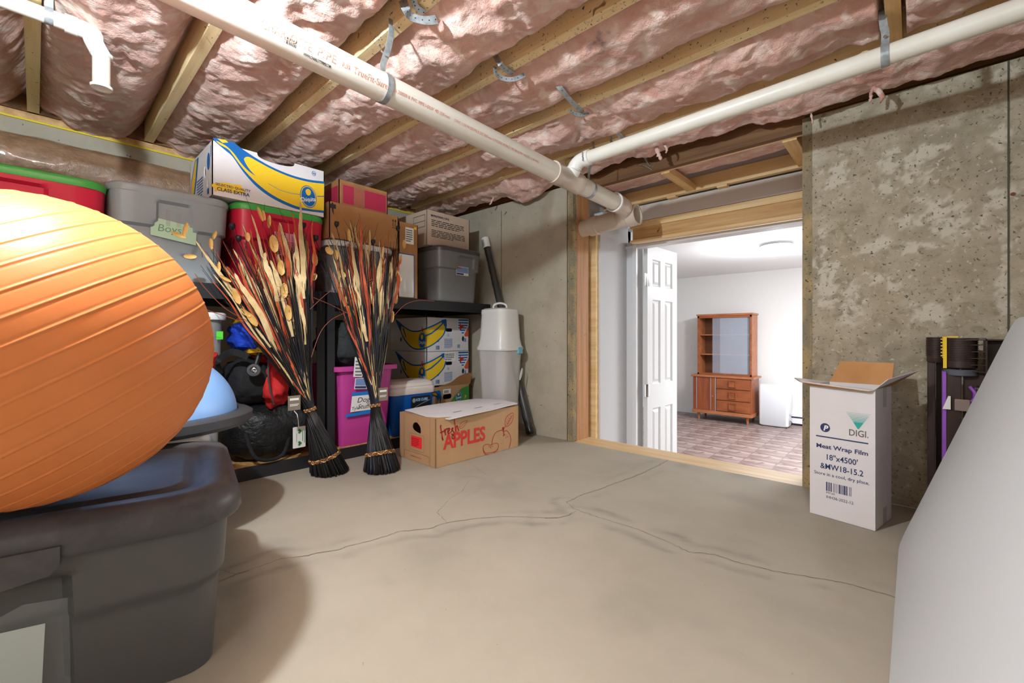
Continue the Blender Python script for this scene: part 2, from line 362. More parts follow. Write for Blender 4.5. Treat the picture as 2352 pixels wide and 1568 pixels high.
for i, (c, k) in enumerate(zip(CRK, (1, .45, 1, .6, .4, .2, .3))):
    D = segdist(P[:, :2], c); st = np.maximum(st, k*np.exp(-((D-.045-.03*n1-.015*n2)/.014)**2)*np.clip(.3+1.2*n1+.9*n2, 0, 1)); pa = np.maximum(pa, k*.4*np.exp(-(D/.025)**2)*np.clip(.7+n2, 0, 1))
st = np.maximum(st, .35*np.clip(n1*1.3-.35+n2*.4, 0, 1))
for px, py, r, k in ((530, 1362, .05, .9), (515, 1385, .06, .5), (1500, 1060, .05, .5), (1620, 1078, .06, .6), (1700, 1090, .07, .5), (1565, 1068, .05, .6), (900, 1330, .03, .6), (880, 1135, .06, .5), (1880, 1440, .12, .3)):
    q = at_z(px, py); st = np.maximum(st, k*np.exp(-(np.hypot(P[:, 0]-q.x, P[:, 1]-q.y)/r)**2)*np.clip(.6+n2, 0, 1))
setattr_(floor, 'stain', np.clip(st, 0, 1)); setattr_(floor, 'pale', np.clip(pa, 0, 1))
mCrack = M('crack_line', (104,92,76), .95)  # dark brown tone of the crack lines in the floor
for i, c in enumerate(CRK):
    rd = random.Random(i); pts = []
    for a, b in zip(c[:-1], c[1:]):
        for k in range(6): pts.append(a.lerp(b, k/6)+Vector((rd.uniform(-.003, .003), rd.uniform(-.003, .003), 0)))
    pts.append(c[-1]); b = MB(); ww = (.0022, .0024, .0022, .002, .0015, .001, .0012)[i]
    V = []
    for j, p in enumerate(pts):
        t = (pts[min(j+1, len(pts)-1)]-pts[max(j-1, 0)]).normalized(); s_ = Vector((-t.y, t.x, 0))*ww*rd.uniform(.25, .6); V += [Vector((p.x, p.y, .0006))-s_, Vector((p.x, p.y, .0006))+s_]
    b.add(V, [(2*j, 2*j+2, 2*j+3, 2*j+1) for j in range(len(pts)-1)]); b.build('crack', mCrack, floor)
# walls
def concrete_face(name, x0, x1, z0, z1, res, mat, blobs, base):
    o = gridmesh(name, x0, x1, int((x1-x0)/res), z0, z1, int((z1-z0)/res), lambda x, z: (x, YW+.0025*noise.noise(Vector((x*14, z*14, 3))), z), mat)
    P = np.array([v.co[:] for v in o.data.vertices]); P2 = P[:, [0, 2]]
    a = nz(P2, 7); b = nz(P2, 20, 3.); c = nz(P2, 2.5, 8.); nb = nz(P2, 45, 6.)
    pa = np.clip(base(P2[:, 0], P2[:, 1])+.9*a+.5*b+.3*c-.55, 0, .65); dk = np.clip(-.9*c-.5*b-.15, 0, .55)
    for (px, py, rx, ry) in blobs:
        q = at_y(px, py, YW); k = (YW/(CS+(px-CX)/FP*SN))/FP
        D = np.hypot((P2[:, 0]-q.x)/(rx*k*.8), (P2[:, 1]-q.z)/(ry*k)); v = np.clip((1.0-D+.9*a+1.2*b+.8*nb)*3, 0, 1)
        pa = np.maximum(pa, v*.85); dk *= (1-v)
    setattr_(o, 'pale', pa); setattr_(o, 'dark', dk); return o
bl = [(2085,372,58,38),(2130,345,40,22),(2150,488,52,34),(2175,510,40,25),(2120,462,30,18),(2010,560,30,20),(2110,568,38,14),(1922,405,26,34),(2040,425,22,24),(2300,300,16,60),(2290,455,26,28),(2306,520,9,60),(2305,640,10,90),(2310,180,22,24),(1890,560,12,40),(1900,650,28,60),(1960,700,30,30),(2130,720,30,20),(2060,650,18,14),(2020,640,12,10)]
wr = S(concrete_face('wall_back_right', -.33, XR, 0, ZT, .0085, mConc, bl, lambda x, z: np.where(z > 1.42, .5, 0)+np.clip((-.2-x)*2.2, 0, .35)+np.clip(.5-z, 0, .5)*.2))
b = MB(); b.box(-.33, XR, YW+.006, YW+.2, 0, ZT); b.build('wall_core', mConcS, wr)
sx = at_y(2316, 500, YW).x
b = MB(); b.box(sx-.0022, sx+.0022, YW-.0035, YW+.003, 0, ZT); b.build('form_seam', M('seam_dark', (84,78,66), .9), wr)
b = MB(); q = at_y(2326, 446, YW); b.lathe([(.006, 0), (.006, .006), (0, .006)], q, (0, -1, 0), 8); b.build('rusty_tie_end', M('rust', (120,62,40), .8), wr)
wl = S(gridmesh('wall_back_left', XL, -1.645, 60, 0, ZT, 70, lambda x, z: (x, YW+.002*noise.noise(Vector((x*9, z*9, 1))), z), mConcS))
b = MB(); b.box(XL, -1.645, YW+.006, YW+.2, 0, ZT); b.build('wall_core', mConcS, wl)
b = MB(); b.box(-1.649, -1.645, YW-.003, YW+.01, 0, ZT); b.build('form_seam', MATS['seam_dark'], wl)
b = MB(); b.box(at_y(1152, 700, YW).x-.001, at_y(1152, 700, YW).x+.001, YW-.003, YW, 0, ZT-.05); b.build('form_seam', MATS['seam_dark'], wl)
b = MB(); b.box(XL-.2, XL, YB, YW+.2, 0, ZT); S(b.build('wall_left', mConcS))
b = MB(); b.box(XR, XR+.2, YB, YW, 0, ZT); S(b.build('wall_right', mConcS))
b = MB(); b.box(XL, XR, YB-.2, YB, 0, ZT); S(b.build('wall_rear', mConcS))
# form-lumber strips and jambs of the opening
b = MB(); b.box(-1.645, -1.602, YW-.001, YW+.04, 0, ZT); S(b.build('trim_1', mConcE))
b = MB(); b.box(-.367, -.33, YW-.001, YW+.2, 0, ZT); S(b.build('trim_2', mConcE))
b = MB(); b.box(-1.645, -1.6, YW+.04, YW+.178, -.01, 1.60); S(b.build('trim_3', mPineZ, bevel=.002))
sill = MB(); sill.box(-1.602, -.367, YW, YW+.19, -.04, -.002); S(sill.build('trim_4', mSill, bevel=.003))
b = MB(); b.box(-1.68, -1.575, YW+.228, YW+.27, -.66, 1.36); S(b.build('trim_5', mPineX))      # stud edge beside the drywall
b = MB(); b.box(-1.7, -1.66, YW+.178, YW+.24, -.66, 1.5); S(b.build('trim_6', mBrown))
b = MB(); b.box(-1.62, -.36, YW+.005, YW+.19, -.66, -.04); S(b.build('wall_under_sill', mConcS))
b = MB(); b.box(-1.68, -1.562, YW+.262, 2.98, -.66, 1.40); b.box(-1.68, -1.564, 2.62, 2.98, 1.39, 1.52); S(b.build('wall_closet_left', mDry))
# sill plates, rim, beams over the opening
b = MB(); b.box(XL-.14, XL+.005, YB, YW+.2, ZT+.006, ZJ); b.build
S(b.build('trim_7', mPineDark)); b = MB(); b.box(XL-.14, XL+.008, YB, YW, ZT, ZT+.008); S(b.build('trim_8', mYellow))
b = MB(); b.box(XL, -1.6, YW+.03, YW+.2, ZT, ZJ); b.box(-.37, XR, YW+.03, YW+.2, ZT, ZJ); S(b.build('trim_9', mBrown))
b = MB(); b.box(XL, XR, YW+.02, YW+.058, 1.60+.06, ZS); b.box(-1.62, -.36, YW+.02, YW+.058, 1.597, 1.66); S(b.build('trim_10', mBrown))
b = MB(); b.box(-1.62, -.362, YW+.058, YW+.075, 1.597, 1.612); S(b.build('trim_11', mPineX))
hd = at_y(1841, 343, 2.80)
b = MB(); b.box(-1.8, -.1, 2.80, 2.838, 1.585, 1.672); S(b.build('trim_12', mPineX, bevel=.003))
b = MB(); b.box(-1.46, -.1, 2.835, 2.85, 1.47, 1.575); S(b.build('trim_13', mDryT))
b = MB(); b.box(-1.475, -.1, 2.835, 2.97, 1.427, 1.468); S(b.build('trim_14', mPineX, bevel=.002))
b = MB(); b.box(-1.46, -.1, 2.85, 2.94, 1.345, 1.43); S(b.build('trim_15', mPineDark))
b = MB(); b.box(-1.475, -.1, 2.835, 2.9, 1.331, 1.345); S(b.build('trim_16', mPineX))
for i, (x, w_) in enumerate(((-1.52, .09), (-1.03, .05), (-.43, .06))):
    b = MB(); b.box(x-w_/2, x+w_/2, YW+.075, 2.80, 1.588, 1.626); S(b.build('trim_%d' % (17+i), mPineY, bevel=.002))
for i, x in enumerate((-1.16, -.85)):
    b = MB(); b.box(x-.03, x+.03, 2.79, 2.84, 1.57, 1.586); S(b.build('trim_%d' % (20+i), mPineX, bevel=.003))
b = MB(); b.slab([(-.44, 2.785, 1.60), (-.362, 2.785, 1.60), (-.362, 2.785, 1.66), (-.47, 2.785, 1.655)], .02); S(b.build('trim_22', mDryT))
b = MB(); b.box(-1.62, -.1, 2.97, 3.09, 1.47, 1.70); b.box(-1.8, -1.60, 2.98, 3.09, -.66, 1.7); b.box(-1.8, -1.66, 2.53, 2.98, 1.5, 1.9); b.box(-.1, .7, 2.53, 3.09, -.66, 1.9); b.box(-1.62, -.1, 2.84, 3.09, 1.685, 1.9); S(b.build('wall_closet_front', mWhiteP))
# ceiling: sheathing, joists (parts)
b = MB(); b.box(XL-.1, XR, YB, 3.1, ZS, ZS+.02); ceil = S(b.build('ceiling', mSub))
JR = [.013+.406*k for k in range(-5, 6)]
for y in JR:
    b = MB(); x0 = XL-.1; b.box(x0, XR, y-.038, y, ZJ, ZS); b.build('joist', mJoistS if .8 < y < 2 else mJoist, ceil, bevel=.0015)
bk = MB(); bk.box(-.066, -.028, JR[9]+.0, JR[10]-.038, ZJ-.004, ZS); bk.build('blocking', mPineY, ceil)
bk = MB(); bk.box(XL, XL+.02, YB, YW, ZJ, ZS); bk.build('rim_board', mBrown, ceil)
# staples / specks standing out of the joists
b = MB(); rd = random.Random(3)
for y in JR[6:9]:
    for k in range(70):
        x = rd.gauss(-1.05 if rd.random() < .6 else -.6, .35); yy = y-rd.uniform(.003, .035); z = ZJ
        d = Vector((rd.uniform(-.006, .006), rd.uniform(-.006, .006), -rd.uniform(.002, .006)))
        b.tube([(x, yy, z), Vector((x, yy, z))+d], .0009, 4)
b = b.build('staples', mGalv, ceil); b['kind'] = 'stuff'
# the white room
WY = 7.74; WF = -.66; WC = 1.70
b = MB(); b.box(-4.2, 2.2, WY, WY+.1, WF, WC); S(b.build('wall_white_room_back', mWhiteP))
b = MB(); b.box(-4.3, -4.2, 3.0, WY, WF, WC); S(b.build('wall_white_room_left', mWhiteP))
b = MB(); b.box(2.2, 2.3, 3.0, WY, WF, WC); S(b.build('wall_white_room_right', mWhiteP))
b = MB(); b.box(-4.2, -1.6, 3.0, 3.09, WF, WC); b.box(.7, 2.2, 3.0, 3.09, WF, WC); S(b.build('wall_white_room_front', mWhiteP))
b = MB(); b.box(-4.2, 2.2, 3.0, WY, WC, WC+.05); S(b.build('ceiling_white_room', mWhiteC))
b = MB(); b.box(-4.2, 2.2, 2.3, WY, WF-.03, WF-.003); f2 = S(b.build('floor_white_room', mGrout))
tm = None; rd = random.Random(9)
for i in range(-8, 6):
    for j in range(0, 16):
        x0 = -1.66+.305*i; y0 = 2.95+.305*j; x0c = x0+.0015; x1c = x0+.3035
        if x0 > 1 or (x0 < -3.3): continue
        if tm is None:
            b = MB(); b.box(-.151, .151, -.151, .151, -.004, 0); t = b.build('tile', mTile, f2); tm = t.data
        else: t = bpy.data.objects.new('tile', tm); C.objects.link(t); t.parent = f2
        t.location = (x0+.1525, y0+.1525, WF+rd.uniform(-.0003, .0003)); t.rotation_euler = (0, 0, 0)
b = MB(); b.box(-4.2, -2.66, WY-.012, WY, WF, WF+.07); S(b.build('baseboard_back', mTrim))
# door frame of the white room
b = MB(); b.box(-1.60, -1.50, 2.955, 3.09, WF, 1.36); b.box(-1.505, -1.475, 2.93, 2.955, WF, 1.345); b.box(-1.60, -.1, 2.935, 3.02, 1.312, 1.332); b.box(-1.5, -.1, 2.99, 3.05, 1.325, 1.35)
S(b.build('trim_23', mTrim, bevel=.002))
# six-panel door leaf, hinged left, standing open into the white room
def sixpanel():
    W_, H_, T = .475, 2.0, .034
    root = empty('door_1', (-1.47, 3.035, WF+.005), '', ''); del root['category']; del root['label']; root['kind'] = 'structure'
    ang = math.radians(3.2); R = Matrix.Translation((-1.47, 3.035, WF+.005)) @ Matrix.Rotation(-ang, 4, 'Z')
    # leaf lies along local +Y, visible face towards +X
    fr = frame((T, 0, 0), (0, 1, 0), (0, 0, 1)); pan = []
    cols = ((.075, .20), (.272, .397)); rows = ((.20, .79), (.97, 1.60), (1.70, 1.90))
    for a, b_ in cols:
        for c, d in rows: pan.append((a, c, b_, d))
    b = MB(); out = [(0, 0), (W_, 0), (W_, H_), (0, H_)]
    b.poly(fr, [out]+[list(reversed(rect(*p))) for p in pan], 0, .012); b.box(.002, T-.012, 0, W_, 0, H_)
    b.xf(R).build('door_leaf', mDoor, root)
    for (u0, v0, u1, v1) in pan:
        b = MB(); e = .035; V = []
        for k, (ins, x) in enumerate(((0, T-.001), (.008, T-.011), (.016, T-.011), (e, T-.002))):
            V += [(x, u0+ins, v0+ins), (x, u1-ins, v0+ins), (x, u1-ins, v1-ins), (x, u0+ins, v1-ins)]
        F = [(4*k+i, 4*k+(i+1) % 4, 4*k+4+(i+1) % 4, 4*k+4+i) for k in range(3) for i in range(4)]+[(12, 13, 14, 15)]
        b.add(V, F); b.xf(R).build('raised_panel', mDoor, root)
    for z in (1.74, .93, .2):
        b = MB(); fh = frame((T+.001, 0, 0), (0, 1, 0), (0, 0, 1)); b.poly(fr, [rrect2(-.002, z-.045, .034, z+.045, .008)], .002, .0025)
        b.tube([(T+.004, -.004, z-.047), (T+.004, -.004, z+.047)], .006, 10); b.box(T-.003, T, -.04, -.004, z-.045, z+.045)
        b.xf(R).build('hinge', mChrome, root, smooth=True)
sixpanel()

# ------------------------------------------------------------------ fibreglass batts between the joists
BL = {-5: 'pink fibreglass batt at the far rear of the crawlspace ceiling', -4: 'pink fibreglass batt second from the rear wall overhead', -3: 'pink fibreglass batt well behind the orange ball overhead',
      -2: 'pink fibreglass batt in the ceiling bay behind the orange ball', -1: 'pink fibreglass batt at the top left, left of the leftmost joist',
      0: 'pink fibreglass batt beside the short downturned white pipe', 1: 'pink fibreglass batt above the tilted banana box, crossed by the big pipe', 2: 'pink fibreglass batt bulging left of the curled metal straps',
      3: 'smooth pink fibreglass batt with a grey ink stamp at centre top', 4: 'ragged pink fibreglass batt just before the thin white pipe', 5: 'pink fibreglass batt along the concrete wall with tufts hanging down'}
STAMP = [at_z(1370, 120, 1.66), at_z(1390, 100, 1.66), at_z(1335, 320, 1.66), at_z(1300, 350, 1.66), at_z(605, 228, 1.66), at_z(1035, 412, 1.66), at_z(1010, 335, 1.66)]
for k in range(-5, 6):
    y0 = .013+.406*k; y1 = y0+.406-.038 if k < 5 else YW+.02
    lo = k < -1; dx = .03 if lo else .0075; nx = int((XR-XL)/dx); ny = int((y1-y0)/(.03 if lo else .0085))+1
    V = []; sag = [0, 0, 0, 0, 0, 0][0]
    for j in range(ny):
        v = j/(ny-1); y = y0+(y1-y0)*v
        for i in range(nx):
            x = XL+(XR-XL)*i/(nx-1); e = min(v, 1-v)*2
            q = Vector((x*2.4, y*3.2, k*1.7)); wq = noise.noise_vector(q*1.3)*.5
            big = noise.fractal(q+wq, 1, 2, 3); wr_ = Vector((x*6.5, y*8, k))+noise.noise_vector(Vector((x*4, y*4, k*3.)))*1.0
            fold = 1-abs(noise.noise(wr_)); fold2 = 1-abs(noise.noise(wr_*2.3+Vector((3, 1, 0)))); fine = noise.fractal(Vector((x*28, y*28, k)), 1, 2, 3)
            rough = {3: .55, 4: 1.3, 2: 1.1}.get(k, 1)
            z = 1.728-.062*min(1, e*1.7)**.6-.026*big*rough-.015*(1-fold)**0*rough*(fold-.75)*1.6-.010*rough*(fold2-.75)-.0045*rough*fine
            if v > .78: z += .078*((v-.78)/.22)**1.3*(1+.8*big)
            if k == 4 and abs(x+.047) < .03: z = 1.79
            if k == 5:
                z -= .014+.02*max(0, noise.noise(Vector((x*9, 0, 3))))
                if -1.62 < x < -.36 and v > .7: z += .02
                if abs(x+1.9) < .22: z -= .055*math.cos((x+1.9)/.22*math.pi/2)*min(1, v*1.5)
            V.append((x, y, min(z, 1.80)))
    F = [(j*nx+i, (j+1)*nx+i, (j+1)*nx+i+1, j*nx+i+1) for j in range(ny-1) for i in range(nx-1)]
    me = bpy.data.meshes.new('insulation_batt'); me.from_pydata(V, [], F); me.materials.append(mPink); me.shade_smooth()
    o = bpy.data.objects.new('insulation_batt', me); C.objects.link(o); ORG[o.name] = Vector(); tag(o, BL[k], 'insulation', 'pink fibreglass batts between the joists')
    if k >= 0:
        P = np.array(V); ink = np.zeros(len(P))
        for q in STAMP:
            D = np.hypot(P[:, 0]-q.x, P[:, 1]-q.y); m_ = D < .09
            if m_.any(): ink[m_] = np.maximum(ink[m_], np.exp(-((D[m_]-.022)/.010)**2)*np.clip(.55+nz(P[m_], 26, 2.), 0, 1))
        setattr_(o, 'ink', ink)
# bay over the opening, behind the beam
b = gridmesh('insulation_batt', -1.62, -.1, 150, YW+.06, 2.80, 50, lambda x, y: (x, y, 1.627+.10*(y-2.4)+.012*noise.fractal(Vector((x*5, y*9, 7)), 1, 2, 4)+(.0 if y < 2.68 else .8*(y-2.68))), mPink)
tag(b, 'pink fibreglass batt squeezed between the boards above the opening', 'insulation', 'pink fibreglass batts between the joists')
# tufts that hang down
def tuft(pts, r, label):
    b = MB(); p = spline(pts, 5); n = len(p)
    b.tube([q+Vector([noise.noise(q*60+Vector((s, 0, 0)))*.006 for s in (0, 5, 9)]) for q in p], [r*(.55+.6*math.sin(i*1.3)**2)*(1-.5*i/n) for i in range(n)], 8)
    return b.build('insulation_tuft', mPink, None, smooth=True, sharp=0)
def tq(px, py, Y): return at_y(px, py, Y)
t = tuft([tq(2006, 160, 2.22), tq(2008, 180, 2.21), tq(2006, 205, 2.2), tq(2000, 218, 2.2), tq(1999, 234, 2.2)], .010, ''); tag(t, 'forked pink insulation tuft dangling under the thin white pipe', 'insulation tuft')
b = MB(); b.tube([tq(2006, 204, 2.2), tq(2018, 208, 2.2), tq(2028, 224, 2.2), tq(2022, 236, 2.2)], [.009, .01, .008, .003], 8); o = b.build('tuft_fork', mPink, t, smooth=True, sharp=0)
t = tuft([tq(1865, 245, 2.25), tq(1864, 262, 2.25), tq(1866, 285, 2.25)], .006, ''); tag(t, 'thin pink insulation wisp at the top of the right jamb', 'insulation tuft')
t = tuft([tq(1134, 452, 2.2), tq(1130, 462, 2.2), tq(1124, 470, 2.19)], .009, ''); tag(t, 'pink insulation wisp sagging beside the far concrete wall corner', 'insulation tuft')
t = tuft([tq(1505, 330, 2.2), tq(1512, 352, 2.19), tq(1518, 366, 2.2)], .016, ''); tag(t, 'pink insulation tuft curled below the thin pipe over the opening', 'insulation tuft')
t = tuft([tq(1525, 330, 2.2), tq(1532, 345, 2.2), tq(1528, 352, 2.2)], .008, ''); tag(t, 'small pink insulation curl hanging right of the strap end', 'insulation tuft')
b = MB(); P_ = spline([tq(1478, 318, 2.1), tq(1420, 338, 2.08), tq(1370, 352, 2.06), tq(1300, 372, 2.05)], 8); b.tube([q+Vector((0, 0, .004*math.sin(i*2.1))) for i, q in enumerate(P_)], [.012+.005*math.sin(i*1.7) for i in range(len(P_))], 8)
o = b.build('yellow_foam_edge', mFoamPale, None, smooth=True, sharp=0); tag(o, 'pale yellow insulation edge showing behind the pipe elbow', 'insulation')
b = MB(); P_ = spline([tq(890, 476, 2.315), tq(920, 484, 2.315), tq(945, 490, 2.315)], 6); b.tube(P_, .022, 8); o = b.build('yellow_foam_piece', mFoamPale, None, smooth=True, sharp=0); tag(o, 'pale yellow insulation piece above the boxes in the far corner', 'insulation')

# ================================================================== PIPES AND STRAPS
RA = .0445
def axA(Y): return Vector((-1.26, Y, 1.476-(Y-.512)*.0223))
root = empty('drain_pipe', axA(.5), 'large white plastic drain pipe with red printing running under the joists to the opening', 'pipe')
b = MB(); b.tube([axA(-1.6), axA(2.30)], RA, 48); b.build('pipe_run', mPVC, root, smooth=True)
def cyltext(Y0, phi, txt, size, bold=0, sx=1, mat=mRedPale, name='printed_text', sy=1, Y1=None):
    V, F = text_geo(txt, size, 'LEFT', bold, 0); b = MB(); W = []
    if Y1: sx = (Y1-Y0)/max(p[0] for p in V)
    for p in V:
        Y = Y0+p[0]*sx; f = math.radians(phi)+p[1]*sy/RA; c = axA(Y); W.append(c+Vector((math.cos(f), 0, math.sin(f)))*(RA+.0006))
    b.add(W, F); o = b.build(name, mat, root); o['kind'] = 'stuff'; return o
YA = lambda px, py: at_x(px, py, -1.25).y
cyltext(YA(588, 58), -31, 'CHARLOTTE', .030, Y1=YA(704, 108)); cyltext(YA(716, 112), -31, 'PIPE', .030, Y1=YA(760, 136))
cyltext(YA(774, 145), -29, 'PUPR', .018, Y1=YA(793, 153)); cyltext(YA(800, 158), -31, 'TrueFit-Sure', .026, Y1=YA(878, 194))
cyltext(YA(893, 200), -26, 'A 20000 II PVC PIPE I-DUV 4D 3SF-mm', .014, .0002, 1.3, M('red_pipe_print', (226,160,146), .5), Y1=YA(1020, 262))
cyltext(YA(1030, 270), -26, '0 PVC 1120 P4 250 PSI B 23C NSF-mm U P CODE ASTM D 1785 BW4CP4+ WHITE I 12 08 WH2', .013, .0002, 1.35, MATS['red_pipe_print'], Y1=YA(1225, 362))
cyltext(YA(690, 118), -52, 'WWW.CHARLOTTEPIPE.COM', .0105, .0002, 1.15, mBlackInk, Y1=YA(752, 155))
b = MB()
for p in barcode(0, 0, .03, .016, 14, 4):
    W = [axA(YA(645, 100)+q[0])+Vector((math.cos(math.radians(-42)+q[1]/RA), 0, math.sin(math.radians(-42)+q[1]/RA)))*(RA+.0007) for q in p]; b.add(W, [(0, 1, 2, 3)])
b.build('printed_barcode', mBlackInk, root)
# tee fitting with branch, and the wye at the opening
b = MB(); b.lathe([(RA, 0), (RA+.007, 0), (RA+.007, .055), (RA+.004, .06), (RA+.004, .17), (RA+.007, .175), (RA+.007, .22), (RA, .22)], axA(1.655), (axA(2)-axA(1)), 40)
b.build('tee_fitting', mPVCc, root, smooth=True)
b = MB(); jn = axA(1.79); el = Vector((-1.195, 1.79, 1.523))
b.tube([jn+Vector((.01, 0, .02)), Vector((-1.235, 1.785, 1.475)), Vector((-1.225, 1.785, 1.49))], [.036, .036, .036], 28); b.build('tee_branch', mPVC2, root, smooth=True)
# thin pipe B
root2 = empty('branch_pipe', (-.4, 1.79, 1.53), 'thin white plastic pipe crossing in front of the opening to the upper right', 'pipe')
b = MB(); zb = lambda x: 1.525+(x+1.19)*.017
b.tube([(-1.15, 1.79, zb(-1.15)), (XR, 1.79, zb(XR))], .0302, 36); b.build('pipe_run', mPVC, root2, smooth=True)
b = MB(); P_ = spline([(-1.228, 1.786, 1.486), (-1.218, 1.788, 1.506), (-1.195, 1.79, 1.522), (-1.165, 1.79, 1.526)], 6); b.tube(P_, .0335, 30)
b.build('elbow', mPVC2, root2, smooth=True, sharp=60)
b = MB(); b.lathe([(.0302, 0), (.0365, .001), (.0365, .03), (.0302, .031)], (-1.168, 1.79, 1.5255), (1, 0, .017), 32); b.lathe([(.033, 0), (.037, .001), (.037, .008), (.033, .009)], (-1.226, 1.786, 1.488), (.3, 0, .95), 32)
b.build('elbow_collar', mPVC2, root2, smooth=True)
b = MB(); fr = frame((-1.158, 1.79-.0352, 1.505), (.15, -.6, .9), (-.98, 0, .2)); b.text(frame((-1.150, 1.7535, 1.50), (0, -.15, 1), (-1, 0, 0)), 'charlotte', 0, 0, .012, bold=.0003); b.build('printed_text', mBlackInk, root2)
# lower pipe with the wye, closed by a drain cap
root3 = empty('waste_pipe', (-1.4, 2.43, 1.385), 'short cream plastic waste pipe with wye and open hub end above the white doorway', 'pipe')
wc = Vector((-1.3, 2.43, 1.385)); zc = lambda x: 1.375+(x+1.6)*.06
b = MB(); b.tube([(-1.66, 2.43, zc(-1.66)), (-1.50, 2.43, zc(-1.5))], .052, 40); b.build('pipe_run', mPVCc, root3, smooth=True)
b = MB(); b.lathe([(.052, 0), (.061, .001), (.061, .055), (.056, .06), (.056, .26), (.056, .265), (.062, .27), (.062, .33), (.052, .33), (.050, .27), (.001, .27)], (-1.54, 2.43, zc(-1.54)), (1, 0, .06), 44)
b.build('wye_body', mPVCc, root3, smooth=True)
b = MB(); P_ = [axA(2.235), axA(2.30), axA(2.34)+Vector((0, 0, -.006)), Vector((-1.285, 2.39, 1.415)), Vector((-1.31, 2.42, 1.392))]
b.tube(spline(P_, 5), [RA+.007]*21, 36); b.build('wye_branch', mPVCc, root3, smooth=True)
b = MB(); b.lathe([(RA+.004, 0), (RA+.011, .001), (RA+.011, .012), (RA+.006, .013)], axA(2.232), (0, 1, -.02), 40); b.build('hub_rim', mPVC2, root3, smooth=True)
# short downturned pipe at the left
XD = -1.95; zD = lambda Y: 1.648-(Y)*.0
root4 = empty('vent_pipe', (XD, 0, 1.645), 'short white plastic pipe turning down at the upper left', 'pipe')
pe = at_x(160, 50, XD).y
b = MB(); b.tube([(XD, -1.6, 1.652), (XD, pe+.03, 1.648)], .0225, 28); b.build('pipe_run', mPVC, root4, smooth=True)
p1 = at_x(160, 50, XD); p2 = at_x(172, 56, XD); dn = at_x(232, 115, XD); dn.y -= .002
b = MB(); b.lathe([(.0225, 0), (.0275, .001), (.0275, .03), (.0225, .033)], (XD, pe-.012, 1.648), (0, 1, 0), 28); b.build('coupling', mPVC, root4, smooth=True)
bot = Vector((XD, dn.y+.004, 1.49))
b = MB(); ee = spline([(XD, pe+.015, 1.648), (XD, pe+.05, 1.645), (XD, dn.y-.015, 1.622), (XD, dn.y+.003, 1.585)], 7); b.tube(ee, .0255, 28); b.lathe([(.0225, 0), (.029, .002), (.029, .01), (.025, .012)], (XD, dn.y+.003, 1.58), (0, 0, 1), 28)
b.build('elbow', mPVC2, root4, smooth=True)
b = MB(); b.lathe([(.0225, 0), (.0225, .10)], (XD, dn.y+.003, 1.485), (0, 0, 1), 28); b.build('drop', mPVCc, root4, smooth=True)
b = MB(); b.lathe([(.001, .006), (.020, .006), (.023, 0), (.0275, 0), (.0285, .008), (.023, .012)], (XD, dn.y+.003, 1.477), (0, 0, 1), 28); b.build('end_rim', mPVC, root4, smooth=True)
# perforated straps
def strap(path, label, w_=.019, wd=(0, 1, 0), holes=True, group=None, name='pipe_strap', screws=()):
    root = empty(name, path[0], label, 'strap', group); P_ = spline(path, 6); b = MB(); b.ribbon(P_, w_, wd, .0016); b.build('band', mGalv, root, smooth=True, sharp=30)
    if holes:
        b = MB()
        for i in range(2, len(P_)-1, 3):
            t = (P_[min(i+1, len(P_)-1)]-P_[i-1]).normalized(); wv = Vector(wd); wv = (wv-t*wv.dot(t)).normalized(); n = t.cross(wv)
            for sg in (-1, 1): b.lathe([(.0, .0012*sg), (.0021, .0012*sg)], P_[i], n, 8)
        o = b.build('strap_holes', mHole, root); o['kind'] = 'stuff'
    if screws:
        b = MB()
        for q in screws: b.lathe([(.0, .004), (.004, .003), (.0055, 0), (.004, -.001)], q, (.3, -.5, -.8), 10)
        b.build('screw', mChrome, root, smooth=True)
    return root
Ys = at_x(868, 150, -1.26).y; c = axA(Ys+.02)
def ring(c, r, a0, a1, n=18, ax='Y', off=0):
    R = []
    for k in range(n+1):
        q = math.radians(a0+(a1-a0)*k/n)
        R.append(c+(Vector((math.cos(q)*r, 0, math.sin(q)*r)) if ax == 'Y' else Vector((0, math.cos(q)*r, math.sin(q)*r))))
    return R
def ringstrap(c, r, ax, tail, label, wd, screws=()):
    return strap(tail[::-1]+ring(c, r, 90, -270, 18, ax), label, .02, wd, False, None, 'pipe_strap', screws)
jy = JR[7]-.038
ringstrap(c, RA+.0015, 'Y', [Vector((-1.26, Ys+.018, 1.545)), Vector((-1.256, (Ys+jy)/2+.01, 1.60)), Vector((-1.252, jy-.004, 1.655)), Vector((-1.25, jy-.004, 1.70))], 'grey metal strap looped round the big drain pipe, nailed to a joist', (0, 1, 0), [Vector((-1.245, Ys+.005, 1.575))])
c = axA(1.97); ringstrap(c, RA+.0015, 'Y', [Vector((-1.25, 1.965, 1.56)), Vector((-1.25, 2.0, 1.62)), Vector((-1.25, JR[-1]-.04, 1.70))], 'dark metal strap holding the big pipe just past its tee', (0, 1, 0))
sx = at_y(2033, 130, 1.79).x; c = Vector((sx, 1.79, zb(sx)))
ringstrap(c, .0318, 'X', [c+Vector((0, .004, .045)), c+Vector((0, .006, .075)), c+Vector((-.004, .01, .10)), c+Vector((-.008, .012, .15)), Vector((sx-.012, 1.81, 1.70))], 'shiny metal strap holding the thin white pipe at the upper right', (1, 0, 0), [c+Vector((0, -.004, .058))])
yv = at_x(112, 30, XD).y; c = Vector((XD, yv, 1.65)); ringstrap(c, .0238, 'Y', [c+Vector((0, 0, .04)), c+Vector((.004, 0, .08))], 'bright metal strap around the short pipe at the upper left', (0, 1, 0))
def zjp(px, py, dz=0): return at_z(px, py, ZJ-.004+dz)
G = None
